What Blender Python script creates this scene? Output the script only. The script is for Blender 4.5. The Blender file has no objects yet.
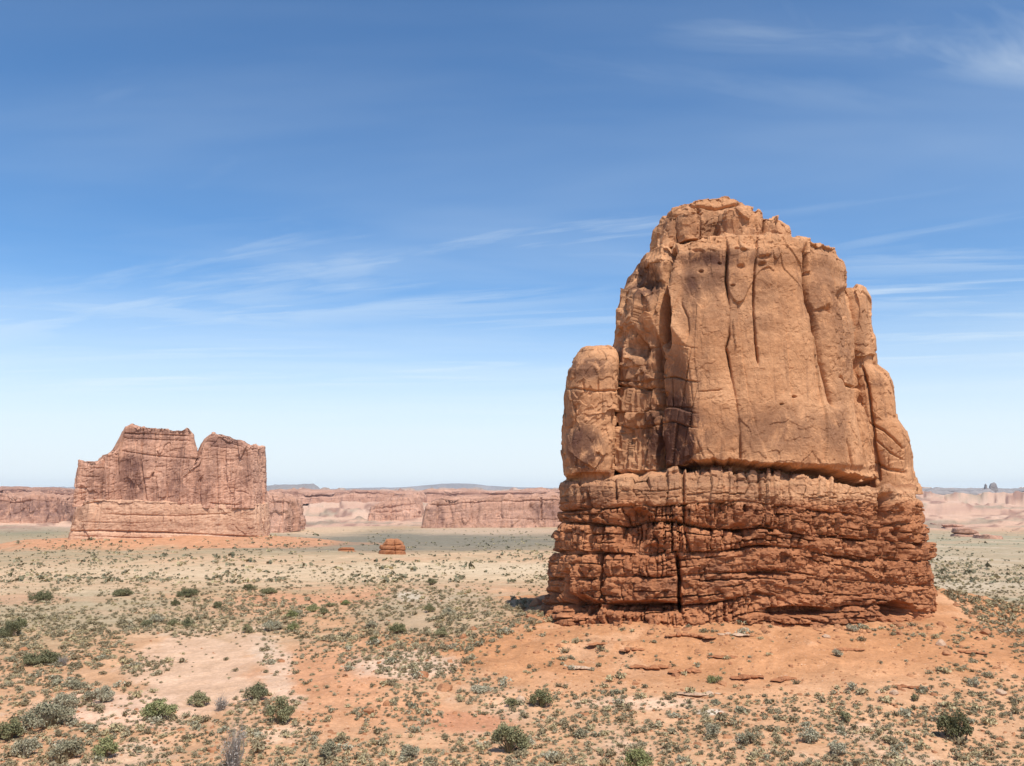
import bpy, math, random
import numpy as np
from mathutils import Vector

# ------------------------------------------------------------------ camera, sky, sun, exposure
S = bpy.context.scene
COL = S.collection
F = 853.0                      # focal length in pixels of a 1024 px wide frame
CZ = 17.0                      # eye height above the flats
PITCH = math.atan(107.0 / F)
cam_d = bpy.data.cameras.new('camera')
cam_d.sensor_width = 36.0
cam_d.lens = F / 1024.0 * 36.0
cam_d.clip_start = 0.1
cam_d.clip_end = 60000.0
cam = bpy.data.objects.new('camera', cam_d)
COL.objects.link(cam)
cam.location = (0, 0, CZ)
cam.rotation_euler = (math.pi / 2 + PITCH, 0, 0)
S.camera = cam

SUN_EL, SUN_AZ = math.radians(60), math.radians(27)     # azimuth: to the right of straight behind the camera
sd = bpy.data.lights.new('sun', 'SUN')
sd.energy = 5.0
sd.angle = math.radians(0.53)
sd.color = (1.0, 0.95, 0.88)
sun = bpy.data.objects.new('sun', sd)
COL.objects.link(sun)
to_sun = Vector((math.sin(SUN_AZ) * math.cos(SUN_EL), -math.cos(SUN_AZ) * math.cos(SUN_EL), math.sin(SUN_EL)))
sun.rotation_euler = to_sun.to_track_quat('Z', 'Y').to_euler()

S.render.engine = 'CYCLES'
S.view_settings.view_transform = 'Standard'
S.view_settings.look = 'None'
S.view_settings.gamma = 1.0
S.view_settings.exposure = 0.0
S.view_settings.use_curve_mapping = False
S.cycles.max_bounces = 6
S.cycles.diffuse_bounces = 3
S.cycles.volume_bounces = 0
S.cycles.use_denoising = True


class NT:
    """small helper round a node tree"""
    def __init__(self, tree):
        self.t = tree
        tree.nodes.clear()

    def n(self, typ, **kw):
        nd = self.t.nodes.new(typ)
        for k, v in kw.items():
            if k.startswith('i_'):
                nd.inputs[k[2:].replace('_', ' ')].default_value = v
            else:
                setattr(nd, k, v)
        return nd

    def l(self, a, b):
        self.t.links.new(a, b)

    def math(self, op, a, b=None, clamp=False):
        m = self.n('ShaderNodeMath', operation=op, use_clamp=clamp)
        for i, v in enumerate((a, b)):
            if v is None:
                continue
            if hasattr(v, 'is_output'):
                self.l(v, m.inputs[i])
            else:
                m.inputs[i].default_value = v
        return m.outputs[0]

    def mixc(self, fac, a, b, mode='MIX'):
        m = self.n('ShaderNodeMix', data_type='RGBA', blend_type=mode)
        for i, v in ((0, fac), (6, a), (7, b)):
            if hasattr(v, 'is_output'):
                self.l(v, m.inputs[i])
            else:
                m.inputs[i].default_value = v if i == 0 else (*v, 1.0)
        return m.outputs[2]

    def ramp(self, src, lo, hi, a=0.0, b=1.0, interp='SMOOTHSTEP'):
        m = self.n('ShaderNodeMapRange', interpolation_type=interp)
        self.l(src, m.inputs[0])
        for i, v in ((1, lo), (2, hi), (3, a), (4, b)):
            m.inputs[i].default_value = v
        return m.outputs[0]

    def noise(self, vec, scale, detail=4.0, rough=0.55, dist=0.0):
        nd = self.n('ShaderNodeTexNoise')
        if vec is not None:
            self.l(vec, nd.inputs['Vector'])
        nd.inputs['Scale'].default_value = scale
        nd.inputs['Detail'].default_value = detail
        nd.inputs['Roughness'].default_value = rough
        nd.inputs['Distortion'].default_value = dist
        return nd.outputs['Fac']

    def mapping(self, vec, scale=(1, 1, 1), loc=(0, 0, 0), rot=(0, 0, 0)):
        m = self.n('ShaderNodeMapping')
        self.l(vec, m.inputs[0])
        m.inputs[1].default_value = loc
        m.inputs[2].default_value = rot
        m.inputs[3].default_value = scale
        return m.outputs[0]


W = bpy.data.worlds.new('World')
S.world = W
W.use_nodes = True
wt = NT(W.node_tree)
sky = wt.n('ShaderNodeTexSky', sky_type='NISHITA', sun_disc=False)
sky.sun_elevation = SUN_EL
sky.sun_rotation = math.pi - SUN_AZ
sky.altitude = 1400
sky.air_density = 1.0
sky.dust_density = 1.0
sky.ozone_density = 2.0
tc = wt.n('ShaderNodeTexCoord')
sep = wt.n('ShaderNodeSeparateXYZ')
wt.l(tc.outputs['Generated'], sep.inputs[0])
zc = wt.math('MAXIMUM', sep.outputs[2], 0.012)
pu = wt.math('DIVIDE', sep.outputs[0], zc)          # a flat sheet of thin high cloud: (u, v) over unit height
pv = wt.math('DIVIDE', sep.outputs[1], zc)
cuv = wt.n('ShaderNodeCombineXYZ')
wt.l(pu, cuv.inputs[0]); wt.l(pv, cuv.inputs[1])
cuv = cuv.outputs[0]


def cloud_band(x0, y0, x1, y1, w0, amount, seed, nscale=2.6, stretch=0.30):
    """a streak of cirrus along the line (x0, y0)-(x1, y1) on the cloud sheet"""
    a = math.atan2(y1 - y0, x1 - x0)
    L = math.hypot(x1 - x0, y1 - y0)
    sh = wt.n('ShaderNodeVectorMath', operation='SUBTRACT')
    wt.l(cuv, sh.inputs[0]); sh.inputs[1].default_value = (x0, y0, 0)
    r = wt.mapping(sh.outputs[0], rot=(0, 0, -a))
    s = wt.n('ShaderNodeSeparateXYZ'); wt.l(r, s.inputs[0])
    nz = wt.noise(wt.mapping(r, scale=(stretch, 1, 1), loc=(seed, seed * .7, 0)), nscale, 6, .6, .4)
    warp = wt.math('MULTIPLY', wt.math('SUBTRACT', nz, .5), w0 * 2.6)
    d = wt.math('ABSOLUTE', wt.math('ADD', s.outputs[1], warp))
    across = wt.ramp(d, 0.0, w0, 1.0, 0.0)
    along = wt.math('MULTIPLY', wt.ramp(s.outputs[0], -0.15 * L, 0.3 * L), wt.ramp(s.outputs[0], 0.75 * L, 1.2 * L, 1.0, 0.0))
    m = wt.math('MULTIPLY', across, along)
    m = wt.math('MULTIPLY', m, wt.ramp(nz, .36, .68))
    return wt.math('MULTIPLY', m, amount)


def sheet(px, py):             # cloud-sheet point seen at a picture position
    x, y, z = (px - 512) / F, 1.0, (490 - py) / F
    return x / z, y / z


acc = None
for (a, b, w0, am, sd_) in (((-140, 350), (430, 262), .62, .42, 1.3), ((150, 300), (800, 215), .36, .36, 4.1), ((60, 335), (620, 290), .55, .40, 7.7),
                            ((-60, 392), (660, 372), .9, .42, 9.2), ((790, 302), (1180, 286), .45, .55, 2.2), ((790, 345), (1180, 330), .5, .5, 3.9),
                            ((740, -45), (1130, 62), .16, .8, 5.5), ((300, 160), (620, 100), .16, .16, 6.4), ((160, 185), (330, 60), .12, .16, 8.8),
                            ((500, 190), (760, 150), .16, .16, 12.8), ((820, 255), (1160, 205), .26, .2, 13.4), ((-60, 130), (130, 60), .12, .14, 15.1),
                            ((480, 245), (680, 262), .24, .2, 16.1), ((500, 50), (1060, 120), .16, .14, 18.4), ((820, 392), (1160, 380), .7, .26, 19.4)):
    c = cloud_band(*sheet(*a), *sheet(*b), w0 * 1.3, am * .9, sd_, 2.1, .26)
    acc = c if acc is None else wt.math('MAXIMUM', acc, c)
for (a, b, w0, am, sd_) in (((-80, 300), (330, 330), .5, .3, 21.3), ((380, 330), (700, 315), .5, .34, 23.1), ((780, 268), (1130, 262), .3, .36, 24.6), ((820, 322), (1150, 318), .3, .4, 26.2), ((780, 365), (1150, 352), .5, .4, 27.9),
                            ((-60, 360), (420, 352), .6, .34, 29.4), ((460, 205), (690, 225), .2, .28, 31.7), ((660, 10), (1100, 25), .1, .4, 33.3), ((740, 215), (1100, 160), .16, .22, 35.8), ((40, 230), (360, 200), .2, .16, 37.1)):
    c = cloud_band(*sheet(*a), *sheet(*b), w0 * 1.35, am * .78, sd_, 2.6, .2)
    acc = wt.math('MAXIMUM', acc, c)
# a thin all-over veil, thicker towards the horizon where one looks through more of it
veil_n = wt.noise(wt.mapping(cuv, scale=(.22, .7, 1), rot=(0, 0, .18)), .8, 5, .55, .5)
veil = wt.math('MULTIPLY', wt.ramp(veil_n, .38, .85), .30)
acc = wt.math('MAXIMUM', acc, veil)
low = wt.ramp(sep.outputs[2], -.02, .28, 1.0, 0.0, 'SMOOTHERSTEP')
acc = wt.math('ADD', acc, wt.math('MULTIPLY', low, wt.math('SUBTRACT', 1.0, acc)), True)
tinted = wt.mixc(1.0, sky.outputs[0], (.94, 1.38, 1.66), 'MULTIPLY')
cl = wt.mixc(acc, tinted, (8.5, 9.5, 10.1))
bg = wt.n('ShaderNodeBackground')
wt.l(cl, bg.inputs[0])
bg.inputs[1].default_value = 0.1
wo = wt.n('ShaderNodeOutputWorld')
wt.l(bg.outputs[0], wo.inputs[0])

# ------------------------------------------------------------------ helpers
rng = np.random.default_rng(7)
_T = rng.random((64, 64, 64), dtype=np.float32) * 2 - 1


def vnoise(x, y, z):
    x = np.asarray(x, np.float32); y = np.asarray(y, np.float32); z = np.asarray(z, np.float32)
    x, y, z = np.broadcast_arrays(x, y, z)
    xf, yf, zf = np.floor(x), np.floor(y), np.floor(z)
    fx, fy, fz = x - xf, y - yf, z - zf
    xi, yi, zi = xf.astype(np.int32) & 63, yf.astype(np.int32) & 63, zf.astype(np.int32) & 63
    fx = fx * fx * fx * (fx * (fx * 6 - 15) + 10); fy = fy * fy * fy * (fy * (fy * 6 - 15) + 10); fz = fz * fz * fz * (fz * (fz * 6 - 15) + 10)
    x1, y1, z1 = (xi + 1) & 63, (yi + 1) & 63, (zi + 1) & 63
    def lx(yy, zz):
        a = _T[xi, yy, zz]
        return a + (_T[x1, yy, zz] - a) * fx
    a = lx(yi, zi); a = a + (lx(y1, zi) - a) * fy
    b = lx(yi, z1); b = b + (lx(y1, z1) - b) * fy
    return a + (b - a) * fz


def fbm(x, y, z, octs=5, gain=.5, ridged=False, billow=False):
    x = np.asarray(x, np.float32); y = np.asarray(y, np.float32); z = np.asarray(z, np.float32)
    s, amp, tot = 0, 1.0, 0.0
    for o in range(octs):
        v = vnoise(x + 17.3 * o, y + 5.1 * o, z + 9.7 * o)
        if ridged:
            v = 1 - 2 * np.abs(v)
        elif billow:
            v = 2 * np.abs(v) - .6
        s = s + v * amp
        tot += amp
        amp *= gain
        x, y, z = 2.03 * (.8 * x + .6 * y), 2.03 * (-.6 * x * .96 + .8 * y * .96 + .28 * z), 2.03 * (.96 * z - .2 * x + .1 * y)
    return s / tot


def h1(i, k=0):                                     # hash of integers to 0..1
    i = np.asarray(i, np.int64)
    return _T[(i * 7 + k * 13) & 63, (i // 9 + i * 3 + k * 5) & 63, (k * 29 + i * 11 + 3) & 63] * .5 + .5


def sstep(x, a, b):
    t = np.clip((x - a) / (b - a), 0, 1)
    return t * t * (3 - 2 * t)


cp, sp = math.cos(PITCH), math.sin(PITCH)


def proj(X, Y, Z):
    z = Z - CZ
    dep = np.maximum(Y * cp + z * sp, .01)
    return 512 + F * X / dep, 383 - F * (-Y * sp + z * cp) / dep


def ray(px, py):
    a, b = (np.asarray(px, float) - 512) / F, (383 - np.asarray(py, float)) / F
    return a, cp - b * sp, sp + b * cp              # direction


def at_y(px, py, Y):
    x, y, z = ray(px, py)
    s = Y / y
    return x * s, CZ + z * s


def mesh_obj(name, co, faces, mat=None, parent=None, smooth=True, loc=None, attrs=None):
    """co (n,3); faces (m,4) or (m,3) int array, or a list of such arrays"""
    co = np.asarray(co, np.float32)
    if loc is not None:
        co = co - np.asarray(loc, np.float32)
    fl = faces if isinstance(faces, list) else [faces]
    me = bpy.data.meshes.new(name)
    nl = sum(f.size for f in fl); nf = sum(len(f) for f in fl)
    me.vertices.add(len(co)); me.loops.add(nl); me.polygons.add(nf)
    me.vertices.foreach_set('co', co.ravel())
    me.loops.foreach_set('vertex_index', np.concatenate([f.ravel() for f in fl]).astype(np.int32))
    cnt = np.concatenate([np.full(len(f), f.shape[1], np.int32) for f in fl])
    st = np.concatenate([[0], np.cumsum(cnt)[:-1]]).astype(np.int32)
    me.polygons.foreach_set('loop_start', st)
    me.update(calc_edges=True)
    me.validate()
    if smooth:
        me.polygons.foreach_set('use_smooth', np.ones(len(me.polygons), bool))
    for k, v in (attrs or {}).items():
        v = np.asarray(v, np.float32)
        if v.ndim == 1:
            me.attributes.new(k, 'FLOAT', 'POINT').data.foreach_set('value', v)
        else:
            v4 = np.ones((len(v), 4), np.float32); v4[:, :3] = v
            me.attributes.new(k, 'FLOAT_COLOR', 'POINT').data.foreach_set('color', v4.ravel())
    if mat:
        me.materials.append(mat)
    o = bpy.data.objects.new(name, me)
    COL.objects.link(o)
    if parent is not None:
        o.parent = parent
    elif loc is not None:
        o.location = loc
    return o


def tag(o, label=None, cat=None, group=None, kind=None):
    for k, v in (('label', label), ('category', cat), ('group', group), ('kind', kind)):
        if v:
            o[k] = v
    return o


def thing(name, loc, label, cat, group=None):
    o = bpy.data.objects.new(name, None)
    COL.objects.link(o)
    o.location = loc
    o.empty_display_size = .5
    return tag(o, label, cat, group)


# ------------------------------------------------------------------ materials
def rock_mat(name, ca, cb, dark, streak=.5, band=.4, grain=1.0, bump=.5, fine=1.0, top=None):
    m = bpy.data.materials.new(name)
    m.use_nodes = True
    t = NT(m.node_tree)
    pos = t.n('ShaderNodeNewGeometry').outputs['Position']
    big = t.noise(pos, .11 / fine, 5, .6, .3)
    c = t.mixc(t.ramp(big, .35, .65), ca, cb)
    if top:                                            # the uppermost bed is a paler sandstone
        sz = t.n('ShaderNodeSeparateXYZ'); t.l(pos, sz.inputs[0])
        zz = t.math('ADD', sz.outputs[2], t.math('MULTIPLY', t.noise(pos, .35, 4), 1.6))
        c = t.mixc(t.math('MULTIPLY', t.ramp(zz, top[0] + .8, top[1] + .8), .8), c, top[2])
    bn = t.noise(t.mapping(pos, scale=(.05, .05, 1.1)), .9 / fine, 5, .62, .2)
    c = t.mixc(t.math('MULTIPLY', t.ramp(bn, .38, .68), band), c, tuple(v * .74 for v in cb))
    bl = t.noise(t.mapping(pos, scale=(.07, .07, 1.7), loc=(3, 9, 4)), .8 / fine, 4, .6)
    c = t.mixc(t.math('MULTIPLY', t.ramp(bl, .56, .72), band * .7), c, tuple(min(1, v * 1.22 + .02) for v in ca))
    sn = t.noise(t.mapping(pos, scale=(1, 1, .07), loc=(4, 7, 1)), .75 / fine, 6, .68, .5)
    va = t.n('ShaderNodeAttribute', attribute_name='varnish').outputs['Fac']
    sfac = t.math('MULTIPLY', t.ramp(sn, .47, .74), streak)
    blot = t.noise(t.mapping(pos, scale=(1, 1, .6), loc=(14, 2, 8)), .45 / fine, 6, .7, .4)
    vfac = t.math('MULTIPLY', va, t.ramp(blot, .36, .52))
    c = t.mixc(t.math('MAXIMUM', sfac, vfac, True), c, dark)
    g = t.noise(pos, 2.6 / fine, 6, .72)
    c = t.mixc(grain, c, t.mixc(t.ramp(g, .25, .75, 0, 1, 'LINEAR'), (.66, .64, .62), (1.25, 1.22, 1.18)), 'MULTIPLY')
    b = t.n('ShaderNodeBsdfPrincipled')
    t.l(c, b.inputs['Base Color'])
    b.inputs['Roughness'].default_value = .92
    b.inputs['Specular IOR Level'].default_value = .15
    bp = t.n('ShaderNodeBump')
    bp.inputs['Strength'].default_value = bump
    bp.inputs['Distance'].default_value = .35 * fine
    h = t.math('ADD', t.noise(pos, 1.3 / fine, 8, .68), t.math('MULTIPLY', t.noise(t.mapping(pos, scale=(.3, .3, 1.6)), 1.5 / fine, 6, .65), .6))
    vo = t.n('ShaderNodeTexVoronoi', feature='DISTANCE_TO_EDGE')
    wv = t.n('ShaderNodeVectorMath', operation='ADD')
    t.l(t.mapping(pos, scale=(1, 1, .5)), wv.inputs[0])
    wn = t.n('ShaderNodeTexNoise'); t.l(pos, wn.inputs['Vector']); wn.inputs['Scale'].default_value = .9 / fine; wn.inputs['Detail'].default_value = 5
    ws = t.n('ShaderNodeVectorMath', operation='SCALE'); t.l(wn.outputs['Color'], ws.inputs[0]); ws.inputs['Scale'].default_value = 1.6 * fine
    t.l(ws.outputs[0], wv.inputs[1])
    t.l(wv.outputs[0], vo.inputs['Vector'])
    vo.inputs['Scale'].default_value = .55 / fine
    ck = t.math('MULTIPLY', t.ramp(vo.outputs['Distance'], 0.0, .035), t.ramp(t.noise(pos, .3 / fine, 3), .62, .42))
    h = t.math('ADD', h, t.math('MULTIPLY', ck, .55))
    t.l(h, bp.inputs['Height'])
    t.l(bp.outputs[0], b.inputs['Normal'])
    o = t.n('ShaderNodeOutputMaterial')
    t.l(b.outputs[0], o.inputs[0])
    return m


M_TOWER = rock_mat('tower_sandstone', (.62, .335, .175), (.51, .255, .125), (.125, .06, .04), .62, .25, .8, .36)
M_BASE = rock_mat('ledge_sandstone', (.50, .222, .105), (.375, .152, .07), (.13, .055, .036), .5, .7, .85, .45, top=(15.0, 16.4, (.58, .33, .18)))
M_FAR = rock_mat('far_sandstone', (.63, .365, .25), (.54, .295, .20), (.23, .12, .09), .85, .22, .7, .35, 2.6)
M_FARBASE = rock_mat('far_base_sandstone', (.66, .41, .27), (.60, .35, .225), (.30, .165, .11), .4, .35, .7, .35, 2.6)
M_CLIFF = rock_mat('cliff_sandstone', (.59, .345, .24), (.48, .265, .18), (.21, .115, .09), .9, .5, .8, .5, 5.0)
M_MOUNT = rock_mat('mountain_rock', (.32, .29, .28), (.26, .24, .23), (.12, .11, .10), .2, .2, .6, .4, 60.0)
M_BOULD = rock_mat('boulder_sandstone', (.49, .245, .125), (.38, .17, .085), (.24, .12, .07), .15, .35, 1.0, .5, .35)
M_PALEB = rock_mat('pale_sandstone', (.60, .42, .29), (.50, .33, .22), (.34, .22, .15), .15, .3, 1.0, .5, .35)


def foliage_mat(name, ca, cb, attr=None, straw=False):
    m = bpy.data.materials.new(name)
    m.use_nodes = True
    t = NT(m.node_tree)
    pos = t.n('ShaderNodeNewGeometry').outputs['Position']
    n = t.noise(pos, 3.0, 3, .7)
    if attr:
        r = t.n('ShaderNodeAttribute', attribute_name=attr).outputs['Fac']
    else:
        r = t.n('ShaderNodeObjectInfo').outputs['Random']
    f = t.math('ADD', t.math('MULTIPLY', n, .7), t.math('MULTIPLY', r, .75))
    c = t.mixc(t.ramp(f, .3, 1.1), ca, cb)
    if straw:
        c = t.mixc(t.math('MULTIPLY', t.ramp(r, .72, .80), .8), c, (.46, .37, .20))
    b = t.n('ShaderNodeBsdfPrincipled')
    t.l(c, b.inputs['Base Color'])
    b.inputs['Roughness'].default_value = .8
    b.inputs['Specular IOR Level'].default_value = .2
    o = t.n('ShaderNodeOutputMaterial')
    t.l(b.outputs[0], o.inputs[0])
    return m


F_SAGE = foliage_mat('sage_leaf', (.28, .25, .155), (.42, .375, .255))
F_TUFT = foliage_mat('tuft_leaf', (.235, .18, .10), (.40, .33, .20), straw=True)
F_STUFF = foliage_mat('scrub_leaf', (.225, .175, .095), (.42, .355, .225), 'tint', straw=True)
F_FAR = foliage_mat('far_scrub_leaf', (.155, .14, .08), (.30, .265, .165), 'tint', straw=True)
F_OLIVE = foliage_mat('olive_leaf', (.19, .18, .085), (.30, .275, .145))
F_DARK = foliage_mat('dark_leaf', (.135, .13, .06), (.22, .205, .11))
F_GREEN = foliage_mat('green_leaf', (.19, .20, .075), (.30, .29, .13))
F_BARE = foliage_mat('grey_twig', (.22, .18, .15), (.36, .31, .26))
F_WOOD = foliage_mat('shrub_wood', (.16, .115, .08), (.24, .18, .13))


def ground_mat():
    m = bpy.data.materials.new('desert_ground')
    m.use_nodes = True
    t = NT(m.node_tree)
    pos = t.n('ShaderNodeNewGeometry').outputs['Position']
    soil = t.n('ShaderNodeAttribute', attribute_name='soil').outputs['Color']
    a = t.noise(pos, .22, 6, .65, .4)
    c = t.mixc(1.0, soil, t.mixc(t.ramp(a, .3, .7, 0, 1, 'LINEAR'), (.80, .76, .72), (1.18, 1.18, 1.2)), 'MULTIPLY')
    g = t.noise(pos, 2.4, 7, .75)
    c = t.mixc(1.0, c, t.mixc(t.ramp(g, .25, .75, 0, 1, 'LINEAR'), (.72, .69, .66), (1.24, 1.24, 1.24)), 'MULTIPLY')
    sp_ = t.noise(pos, 5.0, 3, .6)
    c = t.mixc(t.math('MULTIPLY', t.ramp(sp_, .66, .74), .35), c, (.20, .12, .075))
    s2 = t.noise(pos, 7.5, 2, .5)
    c = t.mixc(t.math('MULTIPLY', t.ramp(s2, .64, .70), .45), c, (.24, .15, .09))
    s3 = t.noise(t.mapping(pos, loc=(31, 7, 2)), 6.0, 2, .5)
    c = t.mixc(t.math('MULTIPLY', t.ramp(s3, .66, .72), .4), c, (.74, .60, .47))
    b = t.n('ShaderNodeBsdfPrincipled')
    t.l(c, b.inputs['Base Color'])
    b.inputs['Roughness'].default_value = .95
    b.inputs['Specular IOR Level'].default_value = .1
    bp = t.n('ShaderNodeBump')
    bp.inputs['Strength'].default_value = .55
    bp.inputs['Distance'].default_value = .18
    h = t.math('ADD', t.noise(pos, .9, 8, .7), t.math('MULTIPLY', t.noise(pos, 4.0, 4, .7), .35))
    t.l(h, bp.inputs['Height'])
    t.l(bp.outputs[0], b.inputs['Normal'])
    o = t.n('ShaderNodeOutputMaterial')
    t.l(b.outputs[0], o.inputs[0])
    return m


M_GROUND = ground_mat()

# ------------------------------------------------------------------ terrain
BX, BY, BHW, BHD = 27.4, 106.0, 23.4, 16.5          # near butte: centre and half sizes
OX, OY = -226.0, 560.0                              # far butte
_d = [0, 3, 10, 20, 30, 40, 50, 100, 150, 300, 600, 1000, 1500, 2500, 4000, 7000, 12000, 40000]
_z = [15.3, 14.6, 10.5, 5.5, 2.2, .5, 0, 0, -.6, -7, -19.5, -31, -43, -46, -28, 2, 10, 10]


def far_relief(x, y, d):
    g = sstep(d, 15000, 8000)
    r = (16 + 16 * sstep(d, 2500, 6000)) * fbm(x * .0045, y * .0026, 6.0, 5, .55, billow=True)
    q = fbm(x * .0022, y * .0026, 9.0, 5, .55) * 4.5
    fl = np.floor(q)
    r = r + (7 + 7 * sstep(d, 2500, 6000)) * (fl + sstep(q - fl, .42, .58))
    return r * g


def terrain(x, y):
    x = np.asarray(x, float); y = np.asarray(y, float)
    d = np.hypot(x, y)
    z = np.interp(d, _d, _z)
    # talus apron round the near butte
    dx, dy = x - BX, y - BY
    q = ((np.abs(dx) / BHW) ** 3 + (np.abs(dy) / BHD) ** 3) ** (1 / 3)
    ang = np.arctan2(dy, dx)
    ed = (q - 1) * (16 + 5 * np.abs(np.cos(ang)))
    hm = 3.25 + 2.0 * sstep(dx, 8, 24) * sstep(dy, -14, 4) - .4 * sstep(-dx, 10, 22)
    w = 31 + 6 * vnoise(x * .06, y * .06, 3.3)
    t = np.clip(1 - ed / w, 0, 1)
    near = sstep(d, 300, 220)
    g = fbm(x * .16, y * .16, 4.0, 4, .55, ridged=True)
    z = z + near * hm * (t * t * .45 + t * .55) * (1 + .16 * g * sstep(ed, 0, 8))
    # small steps of bedrock showing in the apron
    st = np.sin(z * 7.5 + 2.2 * vnoise(x * .12, y * .12, 8.1)) * .10
    z = z + near * st * sstep(t, .05, .3) * sstep(vnoise(x * .1, y * .1, 1.7), -.2, .35)
    # apron of the far butte
    ox, oy = (x - OX), (y - OY)
    q = np.hypot(ox / 84, oy / 42)
    z = z + 6.0 * sstep(q, 1.65, .8) * (1 + .3 * vnoise(x * .05, y * .05, .3))
    # relief growing with distance
    fg = sstep(d, 20, 40) * sstep(d, 260, 160)
    z = z + .10 * fg * fbm(x * .8, y * .8, 11.0, 3) + .30 * fg * sstep(vnoise(x * .045, y * .045, 6.6), -.05, .4) * fbm(x * .17, y * .17, 12.0, 4, .55, ridged=True)
    z = z + .16 * fbm(x * .33, y * .33, 1.0, 4) * sstep(d, 8, 40) + .55 * fbm(x * .055, y * .055, 2.0, 4) * sstep(d, 25, 60)
    z = z + 1.6 * fbm(x * .012, y * .012, 5.0, 4) * sstep(d, 120, 320)
    # petrified dunes and ledges far out
    f = sstep(d, 1250, 2000)
    z = z + f * far_relief(x, y, d)
    # shallow pan and washes on the flats
    return z


def hit(px, py, lo=8.0, hi=9000.0):
    """where the view through a picture position meets the ground"""
    px = np.asarray(px, float); py = np.asarray(py, float)
    dx, dy, dz = ray(px, py)
    dx, dy, dz = np.broadcast_arrays(dx, dy, dz)
    ts = np.geomspace(lo, hi, 160)
    found = np.full(dx.shape, np.nan)
    prev = np.full(dx.shape, lo)
    for s in ts:
        below = (CZ + dz * s) < terrain(dx * s, dy * s)
        new = below & np.isnan(found)
        found = np.where(new, s, found)
        prev = np.where(np.isnan(found), s, prev)
    a, b = prev, np.where(np.isnan(found), hi, found)
    for _ in range(18):
        m_ = (a + b) / 2
        below = (CZ + dz * m_) < terrain(dx * m_, dy * m_)
        b = np.where(below, m_, b); a = np.where(below, a, m_)
    X, Y = dx * b, dy * b
    return X, Y, terrain(X, Y), ~np.isnan(found)


def blob(px, py, cx, cy, rx, ry, soft=.35, warp=0):
    q = np.hypot((px - cx) / rx, (py - cy) / ry) + warp
    return sstep(q, 1 + soft, 1 - soft)


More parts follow.
